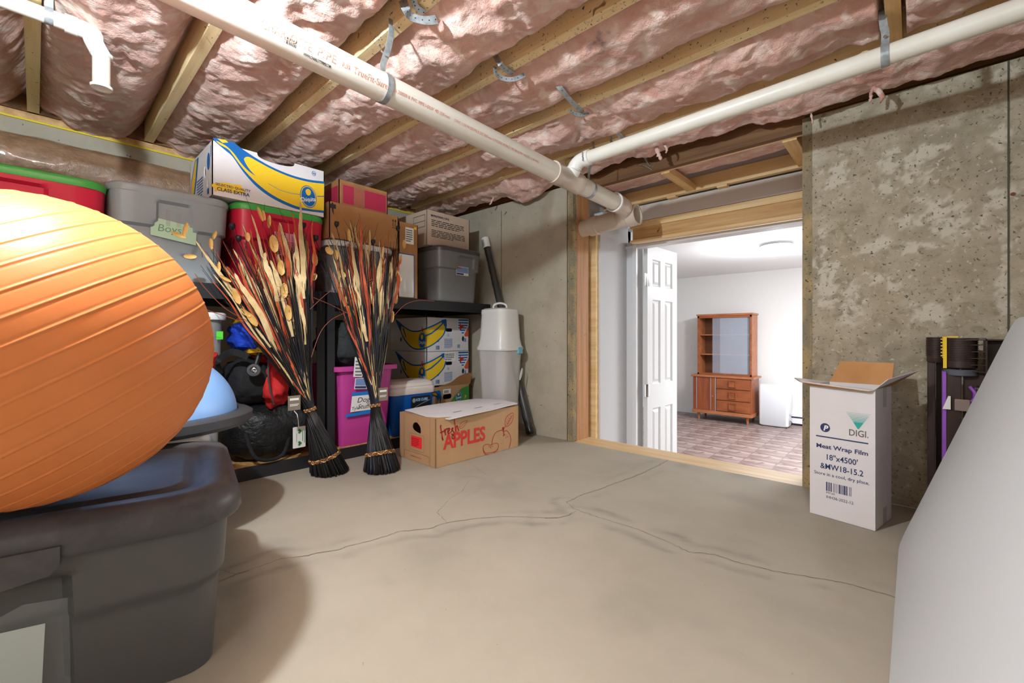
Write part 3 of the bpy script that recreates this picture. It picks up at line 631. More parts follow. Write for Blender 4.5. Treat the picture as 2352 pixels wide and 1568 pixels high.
strap([zjp(925, 0, .03), zjp(932, 20, -.02), zjp(945, 38, -.03), zjp(975, 47, -.03), zjp(1003, 45, -.015)], 'wide metal strap loop curling under a joist at the top of the photo', .026, (.3, .7, .9))
strap([zjp(950, 0, .0), zjp(955, 15, -.006), zjp(975, 30, -.006)], 'short metal strap end nailed flat beside the wide top loop', .02, (.8, .5, .2))
strap([zjp(1138, 128, .04), zjp(1148, 145, -.012), zjp(1160, 158, -.012), zjp(1178, 170, -.004)], 'perforated strap tail hanging diagonally to the second joist', .02, (.8, .3, .3))
strap([zjp(1138, 152, .0), zjp(1140, 168, -.022), zjp(1155, 180, -.03), zjp(1180, 182, -.026), zjp(1205, 172, -.004)], 'perforated strap hooking below the joist in a wide U', .018, (.2, .4, .9))
strap([zjp(1270, 190, .04), zjp(1285, 200, -.01), zjp(1305, 225, -.02), zjp(1330, 250, -.012), zjp(1338, 258, -.004)], 'long perforated strap tail sloping down from the batt with grey stamp', .02, (.8, .3, .3))
strap([zjp(1310, 252, -.004), zjp(1318, 260, -.016), zjp(1335, 264, -.018), zjp(1353, 260, -.006)], 'small perforated strap hook at the end of the long sloping tail', .016, (.2, .4, .9))
strap([zjp(1395, 275, .04), zjp(1410, 295, -.004), zjp(1425, 312, -.012), zjp(1440, 325, -.004)], 'perforated strap tail passing down behind the thin white pipe', .02, (.8, .3, .3))
strap([zjp(1405, 312, .01), zjp(1404, 325, -.012), zjp(1412, 336, -.02)], 'short curled strap stub beside the thin pipe', .018, (.2, .4, .9))
strap([at_y(1470, 378, 2.33), at_y(1485, 382, 2.33), at_y(1502, 392, 2.36)], 'flat strap end screwed under the beam, left one of two', .018, (0, 1, .3))
strap([at_y(1478, 345, 2.2), at_y(1484, 365, 2.3), at_y(1492, 378, 2.33), at_y(1505, 384, 2.36)], 'strap end coming out of pink insulation above the opening', .018, (0, 1, .3))

# ================================================================== RACKS
def rack(y0, y1, label):
    root = empty('steel_rack', (-2.6, (y0+y1)/2, 0), label, 'shelving unit', 'black steel racks against the left wall')
    x0, x1 = -2.88, -2.284
    for x in (x0, x1):
        s_ = 1 if x == x0 else -1
        for y in (y0, y1):
            t = 1 if y == y0 else -1; b = MB()
            b.box(min(x, x+s_*.045), max(x, x+s_*.045), min(y, y+t*.003), max(y, y+t*.003), 0, .9055); b.box(min(x, x+s_*.003), max(x, x+s_*.003), min(y, y+t*.045), max(y, y+t*.045), 0, .9055)
            b.build('post', mSteel, root)
    for z0, z1 in ((.0, .062), (.838, .905)):
        for x in (x0, x1):
            s_ = 1 if x == x0 else -1; b = MB()
            b.box(min(x-s_*.002, x+s_*.004), max(x-s_*.002, x+s_*.004), y0+.003, y1-.003, z0, z1); b.box(min(x, x+s_*.035), max(x, x+s_*.035), y0+.003, y1-.003, z1-.018, z1-.012); b.build('beam', mSteel, root)
        for y in (y0, y1):
            t = 1 if y == y0 else -1; b = MB(); b.box(x0+.003, x1-.003, min(y, y+t*.004), max(y, y+t*.004), z0, z1); b.build('side_beam', mSteel, root)
        b = MB(); b.box(x0+.006, x1-.006, y0+.006, y1-.006, z1-.012, z1); b.build('deck_board', mOSB, root)
    return root
rack(1.04, 2.255, 'black steel rack with board decks, right-hand one by the corner')
rack(-.18, 1.034, 'black steel rack with board decks, left-hand one behind the orange ball')
DK = .905; DB = .062

# ================================================================== TOTES
def tote(name, x1, y0, y1, z0, H, depth, mb, ml, label, cat='storage tote', taper=.09, lidh=.03, hy=(.30, .70), ledge=.60, lidflat=False, M4=None, front_e=.006, rc=.055, group=None):
    """x1 = front face at the rim, front faces +X"""
    cx, cy = x1-depth/2, (y0+y1)/2; hx, hw = depth/2-.014, (y1-y0)/2-.0195
    root = empty(name, (cx, cy, z0), label, cat, group)
    ns, nc = 26, 7; NL = 34
    def perim(hx, hy, r):
        P = []
        # sides as (start,end) around CCW beginning at front-bottom-right: (+x,-y)->(+x,+y)
        for (a, b_, c_) in (((hx, -hy+r), (hx, hy-r), (hx-r, hy-r, 0)), ((hx-r, hy), (-hx+r, hy), (-hx+r, hy-r, 90)), ((-hx, hy-r), (-hx, -hy+r), (-hx+r, -hy+r, 180)), ((-hx+r, -hy), (hx-r, -hy), (hx-r, -hy+r, 270))):
            for k in range(ns): t = k/(ns); P.append((a[0]+(b_[0]-a[0])*t, a[1]+(b_[1]-a[1])*t, t))
            for k in range(nc): q = math.radians(c_[2]+90*k/nc); P.append((c_[0]+r*math.cos(q), c_[1]+r*math.sin(q), -1))
        return P
    b = MB(); V = []; n = 4*(ns+nc); Hb = H-lidh*.6
    for j in range(NL+1):
        t = j/NL; z = t*Hb; k = 1-taper*(1-t)
        P = perim(hx*k, hw*k, rc*(.7+.3*t))
        for i, (x, y, u) in enumerate(P):
            side = i//(ns+nc); out = Vector((x, y, 0)).normalized()
            tb = ledge
            if side in (0, 2) and u >= 0 and hy[0] < u < hy[1]: tb = .90
            elif side in (0, 2) and u >= 0:
                m_ = min(abs(u-hy[0]), abs(u-hy[1]))
                if m_ < .05: tb = ledge+(.9-ledge)*(1-m_/.05)*.5
            e = 0 if t < tb else .016
            nrm = {0: Vector((1, 0, 0)), 1: Vector((0, 1, 0)), 2: Vector((-1, 0, 0)), 3: Vector((0, -1, 0))}[side] if u >= 0 else Vector(((x/abs(x))*.7, (y/abs(y))*.7, 0))
            if j == 0: V.append(Vector((x*.985, y*.985, 0)))
            else: V.append(Vector((x, y, z))+nrm*e)
    F = [(j*n+i, j*n+(i+1) % n, (j+1)*n+(i+1) % n, (j+1)*n+i) for j in range(NL) for i in range(n)]+[tuple(range(n-1, -1, -1))]
    T = Matrix.Translation((cx, cy, z0))
    b.add(V, F).xf(T).build('tote_body', mb, root, smooth=True, sharp=50)
    b = MB(); V = []; prof = ((0, Hb-.012, .006), (.016, Hb-.014, .010), (.019, Hb+.004, .012), (.016, H-.004, .012), (.010, H, .01), (-.02, H, 0), (-.026, H-.006, 0), (-.05, H-.006, 0))
    for (o_, z, _) in prof:
        for (x, y, u) in perim(hx+o_, hw+o_, max(.01, rc+o_)): V.append(Vector((x, y, z)))
    m_ = len(prof); F = [(j*n+i, j*n+(i+1) % n, (j+1)*n+(i+1) % n, (j+1)*n+i) for j in range(m_-1) for i in range(n)]+[tuple((m_-1)*n+i for i in range(n))]
    if ml: b.add(V, F).xf(T).build('tote_lid', ml, root, smooth=True, sharp=50)
    return root, frame((x1-.012-.0, y0, z0), (0, 1, 0), (0, 0, 1))
yl = at_x(250, 440, -2.27).y
t1, f1 = tote('storage_tote', -2.265, yl-.46, yl, DK, .35, .60, mRedTote, mGreenLid, 'red tote with green lid at the far left, above the orange ball')
g0, g1 = at_x(242, 410, -2.27).y, at_x(535, 470, -2.27).y
t2, f2_ = tote('storage_tote', -2.262, g0+.004, g1-.003, DK, .372, .60, mGreyTote, mGreyTote, 'light grey tote with mint paper note taped on its front')
fr = frame((-2.262-.012-.008, 0, 0), (0, 1, 0), (0, 0, 1))
nt = at_x(347, 495, -2.27); nt2 = at_x(452, 563, -2.27)
fr = (Vector((-2.2825, 0, 0)), fr[1], fr[2], fr[3])
decal('paper_note', fr, [[(nt.y, nt.z-.075), (nt2.y, nt2.z), (nt2.y+.002, nt2.z+.078), (nt.y+.001, nt.z)]], mMint, t2, .0008)
decal('handwriting', fr, [], MATS.get('pencil') or M('pencil', (120,150,130), .7), t2, .0016, texts=[((('Boys'), nt.y+.02, nt.z-.055, .042), dict(shear=.15, sx=1.0))])
decal('clear_tape', fr, [rect(nt.y+.05, nt.z-.03, nt.y+.064, nt.z+.035), rect(nt.y+.085, nt.z-.03, nt.y+.10, nt.z+.03)], mClearTape, t2, .0022)
r0, r1 = .608, 1.036
t3, f3 = tote('storage_tote', -2.262, r0, r1, DK, .385, .60, mRedTote, mGreenLid, 'red tote with green lid under the tilted banana box')
fr = (Vector((-2.2825, 0, 0)), fr[1], fr[2], fr[3]); a = at_x(632, 530, -2.27); c_ = at_x(683, 590, -2.27)
decal('product_label', fr, [rect(a.y, c_.z, c_.y, a.z)], M('pale_pink_label', (226,150,180), .5), t3, .001)
decal('label_print', fr, scribble(a.y+.004, c_.z+.005, (c_.y-a.y)*.85, (a.z-c_.z)*.6, 7, 3), mPinkInk, t3, .0016); decal('label_badge', fr, [rect(a.y+.04, a.z-.014, a.y+.05, a.z-.004)], mGreenInk, t3, .0018)
q0 = at_x(1008, 680, -2.27).y
t4, f4 = tote('storage_tote', -2.255, 1.755, 2.16, DK, .362, .58, mDkTote, mDkToteL, 'slate grey tote with product sticker at the rack end, file box on top', hy=(.42, .93), ledge=.62)
a = at_x(1051, 610, -2.262); c_ = at_x(1079, 634, -2.262); fr = (Vector((-2.277, 0, 0)), fr[1], fr[2], fr[3])
decal('product_label', fr, [rect(a.y, c_.z, c_.y, a.z)], mWhiteInk, t4, .001); W_, H_ = c_.y-a.y, a.z-c_.z
decal('label_picture', fr, [rect(a.y+.003, c_.z+H_*.3, a.y+W_-.003, a.z-.003)], M('sky_label_blue', (120,150,200), .5), t4, .0016)
decal('label_band', fr, [rect(a.y+.003, c_.z+.003, a.y+W_*.6, c_.z+H_*.25)], mInkNavy, t4, .0017); decal('label_logo', fr, [rect(a.y+.006, a.z-.014, a.y+W_*.4, a.z-.006)], mRedInk, t4, .002)
# wrapped roll lying on the totes
root = empty('wrapped_roll', (-2.79, .2, DK+.5), 'brown roll in crinkled clear plastic lying behind the totes', 'roll')
b = MB(); V = []; n = 48; m_ = 90
for i in range(m_):
    y = -.75+1.6*i/(m_-1)
    for k in range(n):
        q = 2*math.pi*k/n; r = .115+.006*noise.fractal(Vector((y*7, math.cos(q)*3, math.sin(q)*3)), 1, 2, 4); V.append(Vector((-2.79+r*math.cos(q), y, DK+.385+.118+r*math.sin(q))))
b.add(V, [(i*n+k, i*n+(k+1) % n, (i+1)*n+(k+1) % n, (i+1)*n+k) for i in range(m_-1) for k in range(n)]+[tuple(range(n)), tuple((m_-1)*n+k for k in range(n-1, -1, -1))]); b.build('roll_body', mRollB, root, smooth=True)
b = MB(); b.lathe([(.03, 0), (.03, .012), (.022, .012), (.022, -.05)], (-2.79, .86, DK+.503), (0, 1, 0), 20); b.build('roll_core', mCard, root)

# ================================================================== CARTONS
def carton(name, x0, x1, y0, y1, z0, z1, mat, label, holesF=(), holesS=(), T=None, top=True, th=.004, cat='cardboard box', group=None, topcut=None, inside=None):
    T = T or Matrix.Identity(4)
    root = empty(name, T@Vector(((x0+x1)/2, (y0+y1)/2, z0)), label, cat, group)
    W_, D_, H_ = y1-y0, x1-x0, z1-z0
    R3 = T.to_3x3()
    fF = frame(T@Vector((x1, y0, z0)), R3@Vector((0, 1, 0)), R3@Vector((0, 0, 1))); fS = frame(T@Vector((x0, y0, z0)), R3@Vector((1, 0, 0)), R3@Vector((0, 0, 1)))
    b = MB(); oF = topcut(W_, H_) if topcut else rect(0, 0, W_, H_)
    b.poly(fF, [oF]+[list(reversed(h)) for h in holesF], 0, th); b.poly(fS, [rect(0, 0, D_, H_)]+[list(reversed(h)) for h in holesS], 0, th)
    c = MB(); c.box(x0, x0+th, y0, y1, z0, z1); c.box(x0, x1, y1-th, y1, z0, z1); c.box(x0+th, x1-th, y0+th, y1-th, z0, z0+th)
    if top: c.box(x0+th, x1-th, y0+th, y1-th, z1-.008, z1-.002)
    c.xf(T); b.add(c.v, c.f); b.build('carton', mat, root)
    return root, fF, fS
ZJ_ = ZJ
# banana art: on a strip that wraps side face (0..D) then front face (D..D+W)
def banana(root, fF, fS, D_, W_, H_, big=False, ink=True):
    def split(polys, mat, e, name):
        for fr, f in ((fS, True), (fF, False)):
            R = []
            for p in polys:
                q = clipu(p, D_, f)
                if len(q) > 2: R.append([(a[0], a[1]) if f else (a[0]-D_, a[1]) for a in q])
            if R: decal(name, fr, R, mat, root, e)
    return split
def oval_logo(root, fr, x, y, rx, ry, rot=0, size=None):
    decal('logo_oval', fr, [ell(x, y, rx, ry, 36, rot)], mInkBlue, root, .0016); decal('logo_ring', fr, [[ell(x, y, rx*.92, ry*.93, 36, rot), list(reversed(ell(x, y, rx*.84, ry*.87, 36, rot)))]], mYel, root, .0020)
    decal('logo_leaf_print', fr, [sp2([(x-.2*rx, y+.15*ry), (x-.35*rx, y+.5*ry), (x, y+.7*ry), (x+.3*rx, y+.5*ry), (x+.15*rx, y+.15*ry)], 4, True)], mYel, root, .0020)
    decal('logo_name', fr, [], mWhiteInk, root, .0026, texts=[(('Chiquita', x, y-.42*ry, size or rx*.62), dict(align='CENTER', bold=.0006*rx/.05, sx=.92, rot=rot+.12, sy=1.2))])
# tilted box on top: end-of-stack banana carton
Zb = DK+.385+.004; y0b, y1b = at_x(487, 440, -2.27).y, at_x(745, 495, -2.27).y
L_ = y1b-y0b; H_ = .238; D_ = .40
def cut(W_, H_):
    P = [(0, 0), (W_, 0), (W_, H_), (W_*.70, H_)]; P += [(W_*(.53+.17*math.cos(q)), H_-.028*math.sin(q)**.6) for q in [math.radians(a) for a in range(8, 173, 12)]]
    return P+[(W_*.36, H_), (0, H_)]
pos = [ell(.30, .13, .017, .03, 16), ell(.345, .068, .012, .02, 16)]
bb, fF, fS = carton('banana_carton', -2.27-D_, -2.27, y0b, y1b, Zb, Zb+H_, mCardW, 'white banana carton resting on the green lidded red tote under the joists', holesS=[[(p[0]-.02, p[1]) for p in h] for h in pos], topcut=cut, top=False)
U, V_ = L_, H_
def uv(px, py):  # crop coordinates of the front face -> u,v (front face perspective undone through the plane)
    q = at_x(px, py, -2.27); return (q.y-y0b, q.z-Zb)
def cpx(L): return [uv(300+x/2.94, y/2.94) for x, y in L]
outer = cpx(sp2([(555,930),(575,960),(640,1015),(690,1060),(760,1160),(850,1260),(960,1340),(1100,1405),(1200,1425),(1300,1437)], 4)+[(1306,1437),(1308,1225)]+sp2([(1308,1225),(1200,1212),(1080,1180),(960,1130),(860,1075),(760,1010),(700,965),(665,955),(600,935)], 4))
decal('banana_outline', fF, [outer], mInkBlue, bb, .0006)
inner = cpx(sp2([(575,950),(600,975),(660,1010),(700,1060),(760,1140),(850,1235),(960,1318),(1100,1385),(1200,1410),(1304,1422)], 4)+[(1306,1240)]+sp2([(1306,1240),(1200,1228),(1080,1195),(960,1145),(860,1092),(800,1060),(770,1065),(768,1085),(800,1140),(845,1190)], 4)+sp2([(845,1190),(790,1150),(740,1095),(700,1040),(650,990),(590,955)], 4))
decal('banana_yellow', fF, [inner], mYel, bb, .0011)
decal('banana_stem', fF, [cpx([(585,935),(620,965),(660,962),(640,945)])], mYel, bb, .0012)
decal('banana_line', fF, [], mInkBlue, bb, .0015, strokes=[(cpx([(930,1240),(1010,1285),(1080,1305),(1150,1315)]), .002), (cpx([(1260,1325),(1306,1325)]), .004)])
lc = uv(300+1200/2.94, 1328/2.94); oval_logo(bb, fF, lc[0], lc[1], .041, .056, .12, .0245)
lc = uv(300+1237/2.94, 1172/2.94); decal('circled_w', fF, [[ell(lc[0], lc[1], .0105, .0125), list(reversed(ell(lc[0], lc[1], .0088, .0108)))]], mInkBlue, bb, .0012, texts=[(('W', lc[0], lc[1]-.006, .016), dict(align='CENTER', bold=.0004))])
decal('quality_splash', fF, [cpx(sp2([(555,1240),(620,1232),(700,1245),(745,1250),(750,1265),(778,1300),(720,1305),(600,1290),(565,1290),(572,1270),(552,1262)], 3, True))], mYel, bb, .0010)
a = cpx([(572,1248), (582,1283)]); decal('quality_text', fF, [], mInkNavy, bb, .0018, texts=[(('SELECTED QUALITY', a[0][0], a[0][1], .0155), dict(bold=.0003, sx=1.0)), (('CLASS EXTRA', a[1][0], a[1][1], .021), dict(bold=.0005, sx=1.0))])
decal('side_banana', fS, [[(0.0, .0), (.06, 0), (.13, .12), (.17, H_-.01), (.10, H_-.01), (.03, .15)]], mInkBlue, bb, .0006); decal('side_banana_yellow', fS, [[(.01, .02), (.05, .02), (.11, .13), (.14, H_-.015), (.11, H_-.015), (.04, .14)]], mYel, bb, .0011)
decal('side_logo', fS, [ell(.345, .16, .024, .038)], mInkBlue, bb, .0012); decal('side_text', fS, scribble(.14, .03, .11, .09, 7, 5)+scribble(.375, .17, .018, .05, 6, 6), mInkBlue, bb, .0012); decal('side_badge', fS, [rect(.325, .015, .355, .04)], mInkBlue, bb, .0012)

# stacked banana cartons on the lower deck of the right rack
YB0, YB1 = 1.845, 2.235; XB1 = -2.50; XB0 = -2.79-.0; 
def stackbox(z0, z1, label, lower):
    D_ = .30; W_ = YB1-YB0; H_ = z1-z0; x0 = XB1-.48
    D_ = .48
    hF = [rrect2(.115*W_/.40+.055, .140, .225*W_/.4+.01, .165, .011), ell(.098, .085, .014, .020, 16), ell(.335, .088, .013, .020, 16)]
    hS = [ell(.16, .085, .012, .019, 14), ell(.33, .088, .012, .019, 14)]
    root, fF, fS = carton('banana_carton', x0, XB1, YB0, YB1, z0, z1, mCardW, label, hF, hS, cat='cardboard box')
    sp = banana(root, fF, fS, D_, W_, H_)
    up = sp2([(.10,.235),(.16,.205),(.22,.175),(.30,.150),(.38,.148),(.45,.160),(.53,.185),(.60,.215),(.645,.232)], 5); dn_ = sp2([(.655,.225),(.655,.17),(.63,.115),(.57,.065),(.50,.03),(.42,.012),(.34,.012),(.27,.035),(.20,.085),(.15,.15),(.085,.235)], 5)
    sp([up+dn_], mInkBlue, .0006, 'banana_outline')
    up2 = sp2([(.17,.185),(.22,.165),(.30,.140),(.38,.138),(.45,.150),(.53,.174),(.59,.200),(.62,.210)], 5); dn2 = sp2([(.632,.19),(.640,.165),(.62,.118),(.565,.073),(.50,.040),(.42,.022),(.34,.022),(.275,.045),(.21,.092),(.165,.15)], 5)
    sp([up2+dn2], mYel, .0011, 'banana_yellow')
    sp([[(.45,.098),(.52,.122),(.58,.16),(.628,.20),(.622,.206),(.572,.168),(.515,.132),(.45,.108)], [(.612,.225),(.65,.23),(.652,.185),(.640,.205),(.632,.178),(.625,.207),(.61,.190),(.612,.212),(.595,.205)]], mInkBlue, .0016, 'banana_line')
    sp([[(.20,.17),(.235,.10),(.225,.10),(.185,.165)]], mInkBlue, .0016, 'banana_fold_line')
    oval_logo(root, fS, D_-.052, .078, .046, .060, -.1, .028)
    sp([[(D_-.062,.145),(D_-.05,.185),(D_-.046,.155),(D_-.032,.165),(D_-.038,.14)]], mRedInk, .0024, 'red_arrow')
    decal('stripe_panel', fF, [[(.275,.16),(.285,.235),(W_-.002,.235),(W_-.002,.19),(.335,.115),(.285,.16)]], mWhiteInk, root, .0006)
    decal('stripes', fF, [[(.287,.222),(.385,.222),(.385,.234),(.287,.234)], [(.286,.203),(.383,.203),(.383,.213),(.286,.213)], [(.285,.184),(.378,.184),(.378,.194),(.285,.194)], [(.287,.166),(.365,.166),(.372,.175),(.285,.175)], [(.305,.147),(.350,.147),(.358,.157),(.297,.157)], [(.322,.128),(.338,.128),(.345,.138),(.315,.138)]], mInkBlue, root, .0011)
    decal('red_shape', fF, [[(.300,.228),(.308,.190),(.350,.190),(.300,.150)]], mRedInk, root, .0016); decal('orange_corner', fF, [[(W_-.002,.185),(.345,.118),(.352,.105),(W_-.002,.105)]], mOrangeInk, root, .0011)
    decal('small_print', fF, scribble(.155, .02, .075, .07, 10, 2), mInkBlue, root, .0010); decal('barcode', fF, barcode(.078, .012, .035, .028, 12, 3)+barcode(.275, .02, .03, .026, 10, 4)+barcode(.345, .065, .02, .028, 8, 6), mInkBlue, root, .0010)
    decal('circled_letter', fF, [[ell(.19, .115, .010, .010), list(reversed(ell(.19, .115, .008, .008)))]], mInkBlue, root, .0012, texts=[(('S', .19, .111, .011), dict(align='CENTER'))])
    return root, fF, fS
bx1 = stackbox(.565, .805, 'white banana carton topmost of the stack on the lower shelf', False)
bx2 = stackbox(.322, .562, 'white banana carton in the middle of the lower shelf stack', True)
decal('paper_label', bx2[1], [rect(.155, .17, .26, .235)], mWhiteInk, bx2[0], .0018); decal('label_print', bx2[1], scribble(.16, .175, .085, .05, 4, 8), mBlackInk, bx2[0], .0024)
g, fF, fS = carton('produce_carton', XB1-.48, XB1+.01, YB0-.02, YB1, DB, .31, mCard, 'brown and green produce carton at the bottom of the stack, behind the cooler', [rrect2(.155, .155, .235, .19, .015)], cat='cardboard box')
decal('green_panel', fF, [sp2([(.15,.03),(.20,.10),(.26,.17),(.33,.22),(.395,.235)], 5)+[(.405,.235),(.405,.0),(.15,.0)]], mGreenInk, g, .0006)
decal('banana_print', fF, [sp2([(.0,.20),(.05,.215),(.09,.222),(.13,.22),(.14,.17),(.12,.10),(.10,.06),(.11,.13),(.10,.17),(.06,.195)], 4, True)], mInkBlue, g, .0009); decal('banana_print_yellow', fF, [sp2([(.03,.203),(.06,.212),(.09,.21),(.10,.19),(.06,.2)], 4, True), [(.105,.12),(.12,.17),(.125,.13),(.112,.09)]], mYel, g, .0014)
decal('paper_label', fF, [rect(.155, .195, .225, .228), rect(.01, .07, .085, .185)], mWhiteInk, g, .0018); decal('label_print', fF, barcode(.165, .20, .045, .02, 14, 7), mBlackInk, g, .0024); oval_logo(g, fF, .30, .165, .028, .036, 0, .015)
decal('logo_text', fF, [], mYel, g, .0014, texts=[(('Jr', .37, .15, .03), dict(align='CENTER', bold=.001))])
b = MB(); P_ = spline([(XB1+.006, YB0+.10, .315), (XB1+.012, YB0+.2, .335), (XB1+.014, YB0+.28, .375), (XB1+.02, YB0+.36, .395), (XB1+.03, YB0+.40, .39)], 5)
V = []; 
for p in P_: V += [Vector((XB1+.006, p.y, .308)), p]
b.add(V, [(2*i, 2*i+2, 2*i+3, 2*i+1) for i in range(len(P_)-1)]); b.build('torn_flap', mCardD, g)

# cartons on the top deck, centre
cb, cfr = tote('clear_bin', -2.27, 1.04, 1.455, DK, .285, .45, mClear, mWhiteLid, 'clear plastic bin with white lid behind the right dried bundle', 'storage bin', ledge=2)
b = MB(); b.box(-2.64, -2.32, 1.08, 1.41, DK+.01, DK+.20); b.xf(Matrix.Identity(4)); b.build('bin_contents', M('dark_blue_cloth', (44,52,72), .85, var=((100,96,100), 14, .45, .6), bump=[(20, .6, .02)]), cb, bevel=.02)
ca, fF, fS = carton('shipping_carton', -2.72, -2.262, 1.045, 1.462, DK+.287, 1.382, mCardD, 'large brown shipping carton on the clear bin, arrows printed at right', cat='cardboard box')
for k in (0, .016): decal('up_arrow', fF, [rect(.380+k, .125, .383+k, .165), [(.375+k,.158), (.3815+k,.172), (.388+k,.158)]], mBlackInk, ca, .001)
decal('arrow_base', fF, [rect(.372, .118, .41, .1205)], mBlackInk, ca, .001); decal('packing_tape', fF, [rect(.0, .155, .035, .178)], mBlackInk, ca, .0009); decal('packing_tape', fF, [[(.012,.185), (.02,.185), (.024,.12), (.014,.14)]], mBlackInk, ca, .001)
ra, fF, fS = carton('red_print_carton', -2.52, -2.285, 1.108, 1.405, 1.384, 1.520, mCardD, 'brown carton with a dark pink panel, topmost near the joists', cat='cardboard box')
decal('pink_panel', fF, [rect(.022, .012, .285, .112)], mPinkInk, ra, .001); decal('pink_panel_border', fF, [[rect(.015, .006, .291, .119), list(reversed(rect(.0165, .0075, .2895, .1175)))]], mPinkInk, ra, .001); decal('pink_side', fS, [rect(.0, .0, .225, .105)], mPinkInk, ra, .001)
decal('packing_tape', fF, [rect(.085, .0, .15, .136)], M('brown_clear_tape', (190,140,95), .2, alpha=.4), ra, .0016)
fa, fF, fS = carton('flat_picture_carton', -2.80, -2.275, 1.475, 1.612, DK+.001, 1.362, mCardD, 'tall narrow brown carton with a blue-edged white panel', cat='cardboard box')
decal('white_panel', fF, [rect(.0, .005, .105, .262)], mWhiteInk, fa, .001); decal('blue_border', fF, [rect(.105, .0, .111, .268), rect(.0, .262, .105, .268)], mInkBlue, fa, .0012); decal('paper_label', fF, [rect(.045, .33, .105, .43)], mPaper, fa, .001)
decal('label_print', fF, scribble(.05, .34, .045, .08, 6, 4), mBlackInk, fa, .0016); decal('yellow_tag', fF, [rect(.108, .425, .125, .440)], mYel, fa, .001)
ib, fF, fS = carton('file_box', -2.68, -2.33, 1.722, 2.09, DK+.364, 1.497, mCardB, 'beige file box with printed instructions on the slate tote', cat='cardboard box')
decal('instructions_title', fF, [], mBlackInk, ib, .001, texts=[(('INSTRUCTIONS (1 OF 2)', .03, .19, .0165), dict(bold=.0008, sx=.85))])
decal('instructions_text', fF, scribble(.035, .125, .28, .048, 4, 11)+scribble(.035, .055, .29, .052, 5, 12), mBlackInk, ib, .001)
decal('file_table', fS, [[rect(.20, .12, .33, .20), list(reversed(rect(.203, .123, .327, .197)))], rect(.20, .157, .33, .16)], mBlackInk, ib, .001)

# ---- apple carton on the floor
A0 = at_z(1000.5, 1075.5); A1 = at_z(1191, 1024.8); A2 = at_z(915, 1044)
ay = (A1-A0).normalized(); ang = math.atan2(ay.y, ay.x)-math.pi/2; LA = (A1-A0).length; DA = .335; HA = .248
T = Matrix.Translation(A0) @ Matrix.Rotation(ang, 4, 'Z')
hole = sp2([(.125,.175),(.15,.16),(.20,.155),(.205,.175),(.195,.195),(.165,.21),(.135,.20)], 4, True)
ap, fF, fS = carton('apple_carton', -DA, 0, 0, LA, 0.001, HA, mCard, 'brown apple carton with red fruit print standing on the floor', holesS=[[(p[0]-.0, p[1]) for p in hole]], T=T, top=False, th=.005)
kx = LA/.63
def au(x, y): return ((x-755)/(1950-755)*LA, 0)
def auv(x, y): # crop coords (offset 880,850, scale 6.272) -> u,v on the front face
    px, py = 880+x/6.272, 850+y/6.272; o, u, v, n = fF
    d_ = Vector((-SN+(px-CX)/FP*CS, CS+(px-CX)/FP*SN, (HY-py)/FP)); cam_ = Vector((0, 0, CAMZ)); t = (o-cam_).dot(n)/d_.dot(n); q = cam_+d_*t-o
    return (q.dot(u), q.dot(v))
av = lambda L: [auv(*p) for p in L]
fresh = [ [(835,795),(825,810),(838,880),(850,960),(862,1005),(850,985),(848,950)], [(820,900),(850,890),(885,870)], [(880,850),(890,900),(898,930),(893,880),(905,850),(925,838)], [(925,900),(950,870),(955,840),(938,840),(930,880),(945,910),(975,890)], [(975,890),(1000,850),(1005,830),(985,850),(1010,880),(1020,910),(1000,930),(985,915)], [(1025,712),(1035,800),(1045,880),(1050,820),(1065,800),(1080,850),(1090,870)], [(1005,930),(1025,960),(1015,985),(990,975),(1000,930)] ]
b = MB()
for s_ in fresh: b.stroke(fF, [ (p[0], p[1]) for p in sp2(av(s_), 5)], .0065, .0012)
b.build('script_word', mRedInk, ap)['kind'] = 'stuff'
q0_ = auv(872, 1160); q1_ = auv(1525, 1020)
decal('apples_word', fF, [], mRedInk, ap, .0012, texts=[(('APPLES', q0_[0], q0_[1]+.008, .118), dict(bold=.0035, sx=(q1_[0]-q0_[0])/.118/3.45, sy=.92, rot=.0))])
b = MB()
st_ = lambda L, w_, cl=False: b.stroke(fF, sp2(av(L), 6, cl), w_, .0012)
st_([(1095,830),(1130,835),(1170,800),(1205,750),(1212,722),(1160,735),(1115,770),(1098,810)], .002, True); st_([(1095,830),(1140,790),(1200,735)], .0016)
st_([(1765,805),(1755,740),(1775,680),(1820,635),(1870,615),(1872,680),(1850,750),(1800,800)], .003, True); st_([(1775,800),(1810,730),(1855,650)], .0022)
for k in range(4): st_([(1785+k*18,775-k*34),(1770+k*18,735-k*30)], .002); st_([(1790+k*18,770-k*34),(1825+k*12,755-k*34)], .002)
st_([(1765,805),(1745,830),(1735,850)], .003); st_([(1725,845),(1735,880),(1740,930),(1728,945)], .005); st_([(1720,830),(1735,825),(1738,845),(1722,850)], .006, True)
st_([(1565,1070),(1580,980),(1620,900),(1690,865),(1735,880),(1780,870),(1825,930),(1838,1010),(1825,1080),(1810,1120)], .0035)
st_([(1440,1110),(1460,1075),(1510,1065),(1550,1078),(1590,1055),(1640,1050),(1662,1085),(1650,1130),(1610,1170),(1540,1185),(1480,1190),(1450,1160)], .0028, True); st_([(1440,1120),(1450,1180),(1490,1215),(1570,1205),(1650,1140)], .004)
for dx in (0, 45): st_([(1520+dx,1100),(1530+dx,1090)], .003)
st_([(1548,1100),(1548,1120)], .004)
rd = random.Random(5)
for k in range(22):
    a = rd.uniform(0, 6.28); r = rd.uniform(35, 95); x, y = 1715+r*math.cos(a)*.8, 960+r*math.sin(a); b.stroke(fF, av([(x, y), (x+14*math.cos(a), y+16*math.sin(a))]), .0012, .0012)
b.build('apple_drawing', mRedInk, ap)['kind'] = 'stuff'
